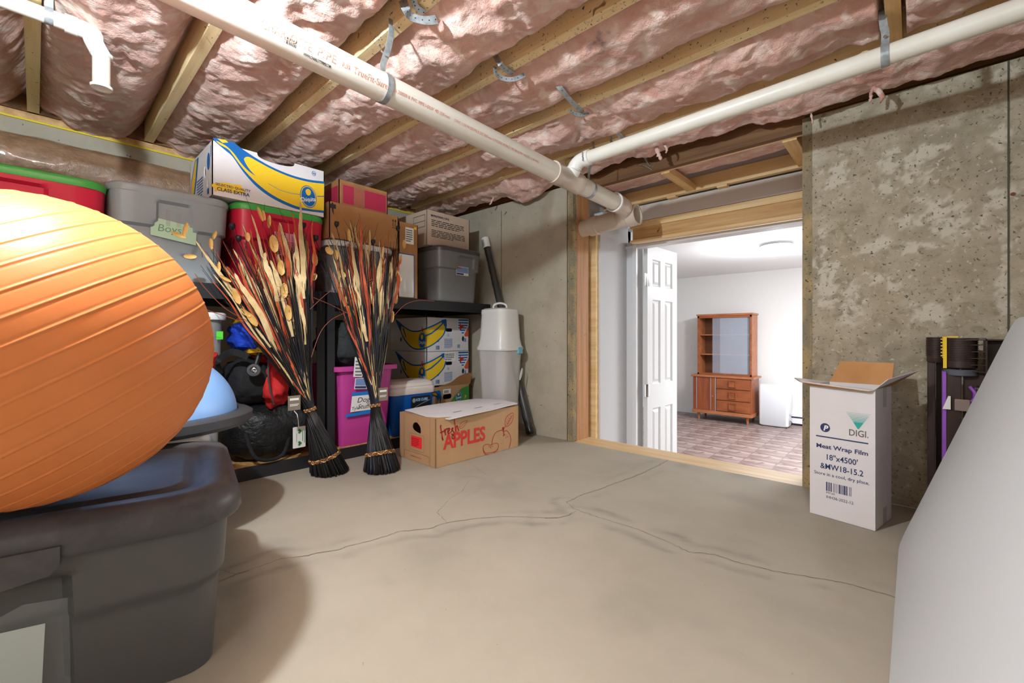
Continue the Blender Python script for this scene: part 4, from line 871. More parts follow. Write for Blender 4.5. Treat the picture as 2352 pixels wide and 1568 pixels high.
decal('red_sticker', fS, [rect(.115, .075, .215, .135)], mFluoro, ap, .0015); decal('sticker_print', fS, scribble(.12, .08, .07, .045, 5, 9), M('dark_red_ink', (150,20,30), .6), ap, .002)
decal('sticker_frame', fS, [[rrect2(.10, .058, .235, .147, .006), list(reversed(rrect2(.1015, .0595, .2335, .1455, .006)))]], M('brown_crease', (130,96,62), .8), ap, .001)
decal('flap_crease', fS, [[rrect2(.05, .0, .28, .048, .01), list(reversed(rrect2(.0515, -.0, .2785, .0465, .01)))], rect(.045, .0, .047, HA), rect(.288, .0, .290, HA)], MATS['brown_crease'], ap, .001)
decal('small_red_print', fS, [], mRedInk, ap, .001, texts=[(('PRODUCE OF USA', .11, .02, .0125), {}), (('5', .175, .215, .02), {})])
for k in range(2):
    b = MB(); b.slab([T@Vector(p) for p in ((-.255+.001, -.004-.002*k, .0), (-.05, -.004-.002*k, .0), (-.05, -.004-.002*k, .045), (-.255, -.004-.002*k, .045))], .002)
b = MB(); P4 = [(-DA-.005, .05, HA+.010), (-DA+.03, LA*.46, HA+.020), (-DA+.02, LA-.02, HA+.028)]
top = [[(.022, .072, HA-.004), (.030, LA*.3, HA+.004), (.020, LA*.62, HA+.008), (.004, LA-.012, HA+.018)], [(-.10, .012, HA+.004), (-.10, LA*.3, HA+.012), (-.11, LA*.62, HA+.016), (-.12, LA-.012, HA+.024)], [(-.24, .022, HA+.008), (-.24, LA*.3, HA+.016), (-.24, LA*.62, HA+.02), (-.24, LA-.03, HA+.022)], [(-DA+.005, .03, HA+.008), (-DA+.005, LA*.3, HA+.016), (-DA-.002, LA*.62, HA+.016), (-DA, LA-.05, HA+.016)]]
V = [T@Vector(p) for r in top for p in r]; V += [p-Vector((0, 0, .004)) for p in V[:]]
F = [(j*4+i, j*4+i+1, (j+1)*4+i+1, (j+1)*4+i) for j in range(3) for i in range(3)]; F += [tuple(16+i for i in reversed(f)) for f in F]
rim_ = [0, 1, 2, 3, 7, 11, 15, 14, 13, 12, 8, 4]; F += [(rim_[i], rim_[(i+1) % 12], rim_[(i+1) % 12]+16, rim_[i]+16) for i in range(12)]
b.add(V, F).build('white_lid_flap', mCardW, ap)
b = MB(); b.box(-DA+.005, -.005, .004, LA-.004, HA-.006, HA+.0); b.xf(T).build('lid_underlay', mCard, ap)
b = MB(); b.box(-DA*.5, -DA*.5+.002, .09, .155, HA+.0205, HA+.021)
b = MB(); fr = frame(T@Vector((-.1, .25, HA+.0165)), T.to_3x3()@Vector((0, 1, 0)), T.to_3x3()@Vector((-1, 0, .03)))
for i in range(3): b.poly(frame(T@Vector((-.055-.003*i, .16+.155*i, HA+.009+.0035*i)), T.to_3x3()@Vector((0, 1, 0)), T.to_3x3()@Vector((-1, 0, .06))), [rect(0, 0, .06, .006)], .002)
b.build('lid_print', mGreyT, ap)['kind'] = 'stuff'

# ---- cooler
cl = empty('cooler', (-2.40, 1.60, DB), 'small blue drinks cooler with white lid behind the apple carton', 'cooler')
def loft(name, mat, root, levels, cx, cy, smooth=True, cap=True, n=6, sharp=40):
    b = MB(); V = []; 
    for (hx, hy, r, z) in levels:
        P = rrect2(-hx, -hy, hx, hy, r, n); V += [Vector((cx+p[0], cy+p[1], z)) for p in P]
    m_ = len(P); F = [(j*m_+i, j*m_+(i+1) % m_, (j+1)*m_+(i+1) % m_, (j+1)*m_+i) for j in range(len(levels)-1) for i in range(m_)]
    F += [tuple(range(m_-1, -1, -1))]; 
    if cap: F += [tuple((len(levels)-1)*m_+i for i in range(m_))]
    b.add(V, F); return b.build(name, mat, root, smooth=smooth, sharp=sharp)
loft('cooler_body', mCoolB, cl, [(.092, .135, .03, DB+.001), (.10, .145, .03, DB+.02), (.107, .158, .035, .315)], -2.40, 1.60)
loft('cooler_lid', mCoolW, cl, [(.112, .163, .035, .312), (.115, .166, .038, .322), (.115, .166, .038, .350), (.108, .160, .04, .356), (.112, .164, .045, .362), (.110, .162, .05, .378), (.09, .14, .05, .392), (.05, .1, .05, .394)], -2.40, 1.60)
fr = frame((-2.40+.104, 1.60-.158, DB), (0, 1, 0), (.02, 0, 1)); decal('cooler_label', fr, [rrect2(.13, .10, .275, .235, .01)], mBlack, cl, .003)
decal('label_name', fr, [], M('pale_blue_ink', (130,190,225), .5), cl, .004, texts=[(('ICE CUBE', .165, .205, .021), dict(bold=.0015))]); decal('label_rays', fr, [ell(.15, .21, .012, .014), ell(.20, .13, .025, .03)], mSilver, cl, .004); decal('label_swoosh', fr, [], mSilver, cl, .0045, strokes=[(sp2([(.135,.155),(.19,.18),(.27,.205)], 5), .004)])

# ---- magenta totes
mg, mfr = tote('magenta_tote', -2.266, 1.085, 1.462, DB, .435, .46, mMagenta, None, 'magenta storage tote with handwritten note and blue tape', hy=(0, 0), ledge=2, taper=.16, lidh=0, rc=.03)
loft('rim', mMagenta, mg, [(.222, .181, .03, .478), (.236, .196, .035, .48), (.236, .196, .035, .505), (.226, .186, .03, .507), (.222, .182, .03, .48)], -2.496, 1.2735, cap=False)
b = MB(); b.box(-2.28, -2.262, 1.165, 1.175, DB+.0, .47); 
ka = -2.264
def mxy(px, py): q = at_x(px, py, ka-.008); return (q.y, q.z)
fr = (Vector((ka-.003, 0, 0)), Vector((0, 1, 0)), Vector((.0, 0, 1)), Vector((1, 0, 0)))
fr = frame((ka-.046, 0, .07), (0, 1, 0), (.095, 0, 1))
def mxy(px, py):
    q = at_x(px, py, ka-.02); return (q.y, q.z-.07)
def mq(L): return [mxy(500+x/4.356, 780+y/4.356) for x, y in L]
decal('blue_tape', fr, [mq([(1335,525),(1510,505),(1512,545),(1337,562)]), mq([(1280,745),(1545,690),(1545,730),(1285,775)])], mTape, mg, .010)
decal('paper_note', fr, [mq([(1335,560),(1512,543),(1545,692),(1325,722)])], mPaper, mg, .0106)
n0 = mxy(500+1385/4.356, 780+625/4.356); n1 = mxy(500+1395/4.356, 780+690/4.356); n2 = mxy(500+1335/4.356, 780+705/4.356)
decal('handwriting', fr, [], mBlackInk, mg, .0112, texts=[(('Dog', n0[0], n0[1], .045), dict(shear=.2, sy=.9)), (('Stuff', n1[0], n1[1], .038), dict(shear=.25, rot=-.02)), (('Tyler', n2[0], n2[1], .026), dict(shear=.2, rot=.1))])
decal('product_label', fr, [mq([(1358,378),(1480,372),(1492,485),(1352,487)])], mWhiteInk, mg, .0106); decal('label_picture', fr, [mq([(1366,382),(1470,380),(1475,450),(1362,452)])], MATS['sky_label_blue'], mg, .0112); decal('label_band', fr, [mq([(1360,458),(1470,456),(1474,480),(1360,480)])], mInkNavy, mg, .0112)
decal('hanging_receipt', fr, [mq([(1340,165),(1395,168),(1430,330),(1420,365),(1333,362)])], mPaper, mg, .016); decal('receipt_print', fr, [mq([(1350,200+k*34),(1400+k*4,200+k*34),(1400+k*4,215+k*34),(1350,215+k*34)]) for k in range(5)], mGreyT, mg, .0166)
mg2, _ = tote('magenta_tote', -2.63, .80, 1.0, DB, .40, .22, mMagenta, mMagenta, 'second magenta tote deep in the left rack behind the black bag', hy=(0, 0), ledge=2, taper=.1)

# ---- tall frosted bin
tb = empty('wrap_bin', (-2.095, 2.135, 0), 'tall frosted plastic storage bin with domed lid beside the rack end', 'storage bin')
BX, BY = -2.075, 2.14
loft('bin_body', mFrost, tb, [(.088, .080, .05, .001), (.105, .095, .055, .12), (.122, .109, .06, .50), (.128, .114, .06, .585)], BX, BY, cap=False)
loft('bin_lid', mFrostL, tb, [(.135, .12, .06, .578), (.138, .122, .06, .590), (.128, .114, .06, .615), (.120, .106, .058, .66), (.112, .098, .055, .82), (.114, .10, .055, .825), (.110, .097, .05, .850), (.09, .08, .04, .860)], BX, BY)
b = MB(); b.tube(spline([(BX-.035, BY-.03, .857), (BX-.03, BY-.025, .885), (BX, BY, .897), (BX+.03, BY+.025, .885), (BX+.035, BY+.03, .857)], 5), .007, 10); b.build('handle', mFrostL, tb, smooth=True)
b = MB(); b.box(BX+.125, BX+.143, BY+.03, BY+.075, .555, .60); b.build('clip', mTealClip, tb, bevel=.004)
b = MB(); b.tube([(BX+.05, BY+.05, .55), (BX-.0, BY+.02, .35), (BX-.04, BY-.02, .1)], .012, 8); b.tube([(BX-.04, BY+.02, .5), (BX-.05, BY-.0, .1)], .02, 8); b.build('wrapping_rolls', M('pastel_wrap', (214,150,146), .8, var=((150,170,190), 9, .4, .6)), tb, smooth=True)
fr = frame((BX+.118, BY-.1, .25), (0, 1, 0), (.08, 0, 1)); decal('torn_sticker', fr, [sp2([(.155,.13),(.17,.16),(.175,.20),(.165,.21),(.15,.18),(.145,.14)], 3, True)], mPaper, tb, .006)
# ---- black wrapped pole
p0 = at_y(1222, 996, 2.265); p0.z = .0; p0 = Vector((-1.905, 2.262, .012)); p1 = at_y(1114, 548, 2.285)
pl = empty('wrapped_pole', p0, 'black pole in plastic wrap leaning against the concrete wall', 'pole')
b = MB(); m_ = 60; pts = [p0.lerp(p1, i/m_) for i in range(m_+1)]; b.tube(pts, [.030+.003*noise.noise(Vector((i*.7, 0, 0)))-.006*i/m_ for i in range(m_+1)], 16); b.build('pole_body', mPole, pl, smooth=True, sharp=0)
b = MB(); b.tube([q+Vector((.012, -.004, 0)) for q in pts[2:]], [.033+.006*noise.noise(Vector((i*.5, 3, 0))) for i in range(m_-1)], 16); b.build('loose_wrap', mPoleC, pl, smooth=True, sharp=0)
b = MB(); d_ = (p1-p0).normalized(); b.lathe([(.029, 0), (.0295, .08), (.0, .08)], p1-d_*.078, d_, 20); b.build('paper_label', mPaper, pl, smooth=True)
b = MB(); fr = frame(p1-d_*.07+Vector((-.0, -.031, 0)), d_.cross(Vector((0, -1, 0))), d_)
for q in scribble(-.012, 0, .022, .055, 8, 4): b.poly(fr, [q], .0)
b.build('label_print', mBlackInk, pl)['kind'] = 'stuff'

# ---- lower left rack contents
lb, _ = tote('clear_bin', -2.275, .27, .598, DB, .715, .40, mClear, mWhiteLid, 'tall clear bin of cream cloths with white lid beside the orange ball', 'storage bin', ledge=2, taper=.12)
b = MB(); rd = random.Random(2)
for k in range(9):
    z = DB+.03+.068*k; b.lathe([(.001, .0), (.10, .006), (.125, .03), (.11, .055), (.001, .062)], (-2.43+rd.uniform(-.01, .01), .43+rd.uniform(-.01, .01), z), (rd.uniform(-.1, .1), rd.uniform(-.1, .1), 1), 16)
b.build('folded_cloths', mCloth, lb, smooth=True, sharp=0)['kind'] = 'stuff'
q = at_x(507, 770, -2.27); decal('green_sticker', (Vector((-2.283, 0, 0)), Vector((0, 1, 0)), Vector((0, 0, 1)), Vector((1, 0, 0))), [rect(q.y-.014, q.z-.018, q.y+.012, q.z+.018)], M('neon_green', (90,215,60), .5), lb, .001)
def blob(name, mat, root, c, r, seed, amp=.12, sub=4, fq=2.2):
    bm = bmesh.new(); bmesh.ops.create_icosphere(bm, subdivisions=sub, radius=1); me = bpy.data.meshes.new(name); org = ORG[root.name] if root else Vector()
    for v in bm.verts:
        n_ = noise.fractal(v.co*fq+Vector((seed, 0, 0)), 1, 2, 4); k = 1+amp*n_; s_ = v.co.copy()
        s_ = Vector([math.copysign(abs(q)**.75, q) for q in s_]); v.co = Vector((s_.x*r[0], s_.y*r[1], s_.z*r[2]))*k+Vector(c)-org
    bm.to_mesh(me); bm.free(); me.materials.append(mat); me.shade_smooth(); o = bpy.data.objects.new(name, me); C.objects.link(o)
    if root: o.parent = root
    ORG[o.name] = org; return o
# black duffel on the deck
bg = empty('duffel_bag', (-2.45, .74, DB), 'shiny black duffel bag at the bottom of the left rack', 'bag')
blob('bag_body', M('black_nylon', (20,20,21), .42, bump=[(12, .7, .03)]), bg, (-2.44, .805, .205), (.16, .198, .148), 3, .08)
b = MB(); b.tube(spline([(-2.29, .66, .22), (-2.265, .70, .10), (-2.28, .82, .09), (-2.29, .86, .22)], 6), .009, 8); b.build('strap', mBlkFab, bg, smooth=True)
lt = empty('luggage_tag', at_x(687, 1003, -2.24), 'white luggage tag with green clover print hanging at the black duffel', 'tag')
fr = (Vector((-2.236, 0, 0)), Vector((0, 1, 0)), Vector((0, 0, 1)), Vector((1, 0, 0))); k0 = at_x(672, 1030, -2.24); k1 = at_x(701, 977, -2.24)
b = MB(); b.poly(fr, [rrect2(k0.y, k0.z, k1.y, k1.z, .004)], 0, .0015); b.build('card', mPaper, lt)
for zz in (.2, .78): decal('clover_print', fr, [ell(k0.y+.030, k0.z+(k1.z-k0.z)*zz+d[1], .006, .006, 10) for d in ((0, .006), (0, -.006))]+[ell(k0.y+.036, k0.z+(k1.z-k0.z)*zz, .006, .006, 10)], mGreenInk, lt, .001)
decal('tag_print', fr, [rect(k0.y+.045, k0.z+.03, k0.y+.048, k1.z-.02), rect(k0.y+.054, k0.z+.02, k0.y+.057, k1.z-.02), rect(k0.y+.016, k0.z+.03, k0.y+.018, k1.z-.03)], mGreenInk, lt, .001)
b = MB(); m2 = Vector((-2.237, (k0.y+k1.y)/2, k1.z)); b.tube([m2+Vector((0, -.002, -.006)), m2+Vector((-.004, -.003, .03)), m2+Vector((-.01, -.006, .06)), m2+Vector((-.03, -.012, .075))], .0022, 8); b.build('loop', mPaper, lt, smooth=True)
# black and red bag above
rg = empty('sports_bag', (-2.42, .70, .35), 'black mesh bag with red end panel lying on the black duffel', 'bag')
blob('bag_body', mBlkFab, rg, (-2.42, .715, .455), (.14, .11, .11), 9, .10)
blob('red_panel', mRedFab, rg, (-2.39, .80, .455), (.13, .072, .135), 4, .32)
b = MB(); b.tube(spline([(-2.275, .755, .575), (-2.245, .745, .47), (-2.265, .775, .345)], 6), .004, 6); b.build('piping', mRub, rg, smooth=True)
b = MB(); P_ = spline([(-2.28, .56, .50), (-2.245, .54, .56), (-2.26, .60, .60), (-2.25, .66, .575)], 6); b.ribbon(P_, .03, (0, .3, 1), .004); b.build('carry_strap', mBlkFab, rg, smooth=True)
b = MB(); b.lathe([(.0, .0), (.03, .0), (.055, .03), (.06, .09), (.03, .11)], (-2.33, .52, .5), (.3, -.3, 1), 16); b.build('red_lining', mRedFab, rg, smooth=True)
bbk = empty('blue_bag', (-2.42, .72, .59), 'crumpled blue and yellow bag in the left rack above the red bag', 'bag')
blob('bag_body', mBluFab, bbk, (-2.40, .735, .668), (.12, .10, .072), 12, .28, 4, 3)
blob('yellow_panel', M('yellow_fabric', (226,170,30), .75), bbk, (-2.37, .755, .605), (.10, .07, .025), 5, .15)
blob('yellow_panel', MATS['yellow_fabric'], bbk, (-2.44, .74, .745), (.09, .08, .02), 6, .15)
sk = empty('roller_skate', at_x(590, 815, -2.27), 'pair of small wheels on a black bar poking out between the blue and red bags', 'skate')
def wheel(px, py, X, r):
    q = at_x(px, py, X); ax = Vector((.85, -.35, .1)).normalized()
    b = MB(); b.lathe([(r*.45, .0), (r*.55, .008), (r*.9, .006), (r, -.004), (r, -.018), (r*.9, -.026), (.001, -.026)], q, ax, 24); t = b.build('wheel', mRub if r > .028 else mBlack, sk, smooth=True)
    b = MB(); b.lathe([(.001, .004), (r*.2, .006), (r*.25, .001), (r*.48, -.001), (r*.48, -.004)], q, ax, 20); b.build('wheel_hub', mChrome, t, smooth=True, sharp=20)
wheel(597, 783, -2.24, .026); wheel(583, 850, -2.225, .030)
b = MB(); b.tube([at_x(588, 838, -2.28), at_x(600, 800, -2.29), at_x(606, 770, -2.31)], .012, 10); b.build('axle_bar', mBlack, sk, smooth=True)
kb = empty('dark_bag', (-2.45, 1.28, .50), 'dark grey quilted bag piled above the magenta tote', 'bag')
blob('bag_body', M('dark_grey_fabric', (50,54,54), .85, bump=[(14, .7, .03)]), kb, (-2.46, 1.24, .63), (.17, .155, .13), 21, .2)

# ---- dried bundles
def bundle(seed, base, waist, topf, label, ovals, pods, fan):
    rd = random.Random(seed); root = empty('dried_bundle', base, label, 'dried flower arrangement', 'dried stem bundles leaning on the racks')
    ax = (waist-base).normalized(); sx = ax.cross(Vector((0, 1, 0))).normalized(); sy = ax.cross(sx)
    def path(q, ln=1., jit=.0, xo=None):
        a = rd.uniform(0, 6.28); rr = math.sqrt(rd.random()); tw = a+2.2
        P0 = base+Vector((math.cos(a)*.085*rr, math.sin(a)*.085*rr, .004)); P1 = waist+(sx*math.cos(tw)+sy*math.sin(tw))*.020*rr
        tp = topf(q, rd); tp = waist+(tp-waist)*ln
        mid = waist.lerp(tp, .5)+Vector((.01, 0, -.01)); return [P0, P0.lerp(P1, .5), P1, mid, tp]
    b = MB(); bl_ = MB()
    for k in range(210):
        q = rd.random(); P_ = path(q, rd.uniform(.55, .95)); off = Vector((rd.uniform(-.01, .03), 0, 0)); P_[3] = P_[3]+off*.6; P_[4] = P_[4]+off; (b if k % 9 else bl_).tube(spline(P_, 5), [.0042]*11+[.0032]*5+[.0024, .0019, .0015, .0011, .0007], 5)
    b.build('stems', mStem, root, smooth=True, sharp=0)['kind'] = 'stuff'; bl_.build('blue_black_stems', mStemB, root, smooth=True, sharp=0)['kind'] = 'stuff'
    b = MB()                                       # base brush
    for k in range(120):
        a = rd.uniform(0, 6.28); r = .062+.024*rd.random(); P0 = base+Vector((math.cos(a)*r*1.03, math.sin(a)*r*1.03, .002+rd.uniform(0, .012))); P1 = waist+(sx*math.cos(a+2)+sy*math.sin(a+2))*.021
        b.tube([P0, P0.lerp(P1, .35), P0.lerp(P1, .7), P1], .0040, 5)
    b.build('base_brush', mStem, root, smooth=True, sharp=0)['kind'] = 'stuff'
    b = MB()                                       # fine hair twigs
    for k in range(170):
        q = rd.random(); P_ = path(q, rd.uniform(.85, 1.12)); c0 = P_[3].lerp(P_[4], rd.uniform(.1, .8)); t = (P_[4]-P_[3]).normalized()
        e = c0+(t+Vector((rd.uniform(-.15, .15), rd.uniform(-.5, .5), rd.uniform(-.1, .3)))).normalized()*rd.uniform(.04, .11); b.tube([c0, c0.lerp(e, .5)+Vector((0, rd.uniform(-.004, .004), 0)), e], [.0012, .0010, .0006], 3)
    b.build('twigs', mStem, root)['kind'] = 'stuff'
    for (mat, nm, cnt) in ((mCream, 'cream_blade', 23), (mOr, 'orange_blade', 24)):
        for k in range(cnt):
            q = (k+rd.uniform(.1, .9))/cnt; tp = topf(q, rd)+Vector((.012, 0, 0)); s0, s1 = rd.uniform(.08, .58), rd.uniform(.74, 1.02)
            P_ = [waist.lerp(tp, s0+(s1-s0)*i/9)+Vector((.012+.008*math.sin(i*.9+k), .006*math.sin(i*1.1+k*2), 0)) for i in range(10)]
            wmx = rd.choice((.011, .018, .030)) if mat is mCream else rd.choice((.008, .013, .020)); wd = [max(.0012, wmx*math.sin(math.pi*min(1, .12+.88*i/9))**.8) for i in range(10)]
            b = MB(); b.ribbon(spline(P_, 3), [wd[min(9, i//3)] for i in range(28)], [Vector((math.sin(i*.12+k)*.5, 1, math.sin(i*.09+k)*.4)) for i in range(28)], .0008); b.build(nm, mat, root, smooth=True)
    b = MB()
    for k in range(30):
        q = rd.random(); tp = topf(q, rd); s0 = rd.uniform(.0, .3); s1 = rd.uniform(.5, .98); P_ = [waist.lerp(tp, s0+(s1-s0)*i/5)+Vector((.01, 0, 0)) for i in range(6)]; b.tube(P_, [.0016]*5+[.0006], 4)
    b.build('red_stems', mOr, root)['kind'] = 'stuff'
    b = MB()
    for k in range(22):
        q = .25+.6*rd.random(); tp = topf(q, rd); s1 = rd.uniform(.3, .7); P_ = [waist.lerp(tp, s1*i/4)+Vector((.016, 0, 0)) for i in range(5)]; b.tube(P_, .0017, 4)
    b.build('cream_stems', mCream, root)['kind'] = 'stuff'
    for (px, py, wx, hy, rot, X) in ovals:
        c = at_x(px, py, X); b = MB(); R_ = []
        for j in range(9):
            v = -1+2*j/8
            for i in range(5):
                u = -1+2*i/4; w_ = math.sqrt(max(0, 1-v*v)); yy = u*w_*wx*1.7; zz = v*hy*1.7; R_.append(c+Vector((.006*(u*u)*w_+.004*v*v, yy*math.cos(rot)-zz*math.sin(rot), yy*math.sin(rot)+zz*math.cos(rot))))
        b.add(R_, [(j*5+i, j*5+i+1, (j+1)*5+i+1, (j+1)*5+i) for j in range(8) for i in range(4)]); b.build('tan_leaf', mTan, root, smooth=True, sharp=0)
    for (px, py, X) in pods:
        c = at_x(px, py, X); b = MB(); b.lathe([(.001, -.016), (.004, -.014), (.011, -.004), (.0125, .004), (.010, .011), (.011, .0135), (.001, .0135)], c, (.1, .1, 1), 14); b.build('seed_pod', mBlack, root, smooth=True)
        b = MB(); b.tube([c-Vector((0, 0, .014)), c.lerp(waist, .25)+Vector((.01, 0, 0)), c.lerp(waist, .6)], .0016, 5); b.build('pod_stem', mStem, root)
    for P_ in fan:
        b = MB(); b.tube(spline(P_, 7), .0014, 4); b.build('curved_twig', mRust, root)
    # coiled raffia
    b = MB(); q = topf(.55, rd); c0 = waist.lerp(q, .62)+Vector((.03, 0, 0)); P_ = []
    for i in range(110): a = i*.55; P_.append(c0+Vector((.012*math.cos(a), .020*math.sin(a)+.0003*i*math.sin(i*.3), -.035+.0007*i+.008*math.sin(i*1.7))))
    b.tube(P_, .0008, 4); b.build('raffia_coil', mBraidL, root)
    # braided bands
    for (s_, r, hgt) in ((.26, .070, .014), (1.0, .0245, .012)):
        c0 = base.lerp(waist, s_); 
        for (m0, ph) in ((mBraid, 0), (mBraidL, 2.1), (mBraid, 4.2)):
            b = MB(); P_ = [c0+(sx*math.cos(a)+sy*math.sin(a))*(r+.0022*math.cos(a*16+ph))+ax*(hgt*.5*math.sin(a*16*(.5)+ph)) for a in [2*math.pi*i/120 for i in range(121)]]
            b.tube(P_, .0034 if r > .05 else .0028, 6, caps=False); b.build('braided_band', m0, root, smooth=True, sharp=0)
    return root
B1 = at_z(757, 1085); W1 = at_x(712, 940, -2.15)
def top1(q, rd):
    px = 436+275*q+rd.uniform(-14, 14); py = 560-85*math.sin(min(1, q*1.35)*math.pi/2)+rd.uniform(-8, 60)*.6; return at_x(px, py, -2.185+rd.uniform(-.02, .05))
ov1 = [(628,560,.011,.024,.12,-2.12),(645,615,.010,.021,.05,-2.12),(652,667,.009,.021,.02,-2.12),(661,718,.009,.022,.1,-2.12),(721,593,.006,.022,.0,-2.15),(542,680,.008,.022,.35,-2.12),(578,733,.008,.022,.6,-2.12),(425,527,.005,.018,-.2,-2.15),(436,589,.013,.006,.1,-2.15),(617,509,.005,.018,-.05,-2.14),(597,492,.005,.020,.35,-2.14),(568,544,.006,.012,.1,-2.12),(721,636,.007,.012,-.4,-2.15),(484,560,.005,.014,.1,-2.14),(502,613,.004,.014,.0,-2.13),(563,718,.006,.016,.9,-2.12),(492,540,.004,.012,-.3,-2.14),(517,640,.014,.004,-.5,-2.12),(410,540,.015,.005,-.3,-2.15),(605,495,.004,.014,.2,-2.13)]
fan1 = [[at_x(585, 745, -2.13), at_x(520, 710, -2.12), at_x(470, 660, -2.12), at_x(448, 628, -2.12)], [at_x(560, 740, -2.13), at_x(500, 720, -2.12), at_x(440, 700, -2.12)]]
bundle(11, B1, W1, top1, 'left bundle of black stems and orange grasses, fanning over the grey tote', ov1, [(533,520,-2.13),(548,548,-2.13),(697,518,-2.15),(722,547,-2.16)], fan1)
B2 = at_z(877, 1080); W2 = at_x(862, 932, -2.05)
def top2(q, rd):
    px = 730+190*q+rd.uniform(-10, 10); py = 535-40*math.sin(q*math.pi)+rd.uniform(-5, 60)*.6; return at_x(px, py, -2.165+rd.uniform(-.03, .04))
ov2 = [(755,576,.013,.010,-.6,-2.12),(771,586,.006,.016,.1,-2.12),(927,561,.007,.016,-.05,-2.14),(908,683,.008,.022,.0,-2.12),(900,727,.006,.020,-.1,-2.1),(793,691,.008,.017,-.2,-2.1),(822,765,.007,.022,.25,-2.08),(722,596,.008,.020,.05,-2.14),(784,630,.013,.010,-.5,-2.11),(805,716,.008,.020,.5,-2.09),(919,596,.005,.018,-.1,-2.13),(912,630,.006,.014,.0,-2.12),(917,645,.005,.014,-.3,-2.12),(800,540,.006,.02,.1,-2.13)]
fan2 = [[at_x(905, 725, -2.08), at_x(930, 700, -2.05), at_x(960, 690, -2.02), at_x(998, 691, -2.0)], [at_x(800, 720, -2.08), at_x(760, 700, -2.07), at_x(720, 683, -2.06)], [at_x(795, 717, -2.08), at_x(760, 735, -2.05), at_x(735, 765, -2.04), at_x(715, 820, -2.04)], [at_x(800, 658, -2.1), at_x(760, 668, -2.1), at_x(712, 710, -2.1)]]
bundle(23, B2, W2, top2, 'right bundle of black stems and orange grasses, in front of the magenta tote', ov2, [(773,515,-2.14),(726,547,-2.15),(857,556,-2.12),(914,525,-2.13)], fan2)
for (px, py, X, lb_) in ((676, 925, -2.12, 'taupe paper tag hanging at the waist of the left bundle'), (880, 905, -2.04, 'taupe paper tag half hidden behind the right bundle')):
    q = at_x(px, py, X); root = empty('paper_tag', q, lb_, 'tag'); fr = (q, Vector((0, 1, 0)), Vector((0, 0, 1)), Vector((1, 0, 0))); b = MB(); b.poly(fr, [rect(-.028, -.034, .028, .034)], 0, .001); b.build('card', mTagB, root)
    decal('tag_print', fr, [rect(-.02, .012, .02, .022), rect(-.02, -.008, .02, -.005), rect(-.02, -.014, .015, -.011)], mWhiteInk, root, .0008)
    b = MB(); b.tube([q+Vector((0, 0, .032)), q+Vector((-.0, .006, .05)), q+Vector((-.02, .03, .065))], .0007, 4); b.build('string', mStem, root)

# ================================================================== FOREGROUND LEFT
# charcoal tote
XA = Vector((.98, -.196, 0)).normalized(); YA_ = Vector((.196, .98, 0)).normalized(); HZ = .362
BTc = Vector((-.985, .30, 0))-XA*.30-YA_*.475-Vector((.014, .013, 0))
T = Matrix.Translation(BTc) @ Matrix.Rotation(math.atan2(XA.y, XA.x), 4, 'Z')
bt = empty('big_tote', BTc, 'large charcoal storage tote in the left foreground with the orange ball on its lid', 'storage tote')
def loftT(name, mat, root, levels, T, disp=None, n=10, ns=40, cap=True, sharp=45):
    b = MB(); V = []
    for li, (hx, hy, r, z) in enumerate(levels):
        P = []
        for (a, b_, c_, ang0, sd) in (((hx, -hy+r), (hx, hy-r), (hx-r, hy-r), 0, 0), ((hx-r, hy), (-hx+r, hy), (-hx+r, hy-r), 90, 1), ((-hx, hy-r), (-hx, -hy+r), (-hx+r, -hy+r), 180, 2), ((-hx+r, -hy), (hx-r, -hy), (hx-r, -hy+r), 270, 3)):
            for k in range(ns):
                t = k/ns; x, y = a[0]+(b_[0]-a[0])*t, a[1]+(b_[1]-a[1])*t
                if disp: x, y = disp(x, y, z, sd, t)
                P.append((x, y))
            for k in range(n): q = math.radians(ang0+90*k/n); P.append((c_[0]+r*math.cos(q), c_[1]+r*math.sin(q)))
        V += [Vector((p[0], p[1], z)) for p in P]
    m_ = len(P); F = [(j*m_+i, j*m_+(i+1) % m_, (j+1)*m_+(i+1) % m_, (j+1)*m_+i) for j in range(len(levels)-1) for i in range(m_)]+[tuple(range(m_-1, -1, -1))]
    if cap: F.append(tuple((len(levels)-1)*m_+i for i in range(m_)))
    b.add(V, F); b.xf(T); return b.build(name, mat, root, smooth=True, sharp=sharp)
hx, hy = .30, .475
def dispb(x, y, z, sd, t):
    if sd == 0 and y < .215 and z < .262:
        k = min(1, (.215-y)/.012)*min(1, (.262-z)/.012); x -= .032*k
    return x, y
lv = []
for j in range(46):
    t = j/45; z = .001+t*(HZ-.03); k = 1-.13*(1-t); e = .0 if t < .5 else min(1, (t-.5)/.06)*.008
    lv.append(((hx-.028)*(1-.06*(1-t))+e, (hy-.028)*(1-.05*(1-t))+e, .05+.04*t, z))
loftT('tote_body', mBigTote, bt, lv, T, dispb)
lid = [(hx-.008, hy-.008, .10, HZ-.062), (hx-.002, hy-.002, .105, HZ-.064), (hx+.002, hy+.002, .105, HZ-.056), (hx+.001, hy+.001, .105, HZ-.036), (hx-.003, hy-.003, .105, HZ-.018), (hx-.016, hy-.016, .10, HZ-.004), (hx-.035, hy-.035, .09, HZ), (hx-.062, hy-.062, .07, HZ), (hx-.07, hy-.07, .065, HZ-.008), (hx-.085, hy-.085, .06, HZ-.010), (hx-.10, hy-.10, .05, HZ-.002), (hx-.105, hy-.105, .05, HZ-.001)]
loftT('tote_lid', mBigLid, bt, lid, T)
for k in range(4):
    b = MB(); b.box(-.16, .16, .12-.11*k, .126-.11*k, HZ-.003, HZ+.002); b.xf(T).build('lid_rib', mBigLid, bt, bevel=.002)
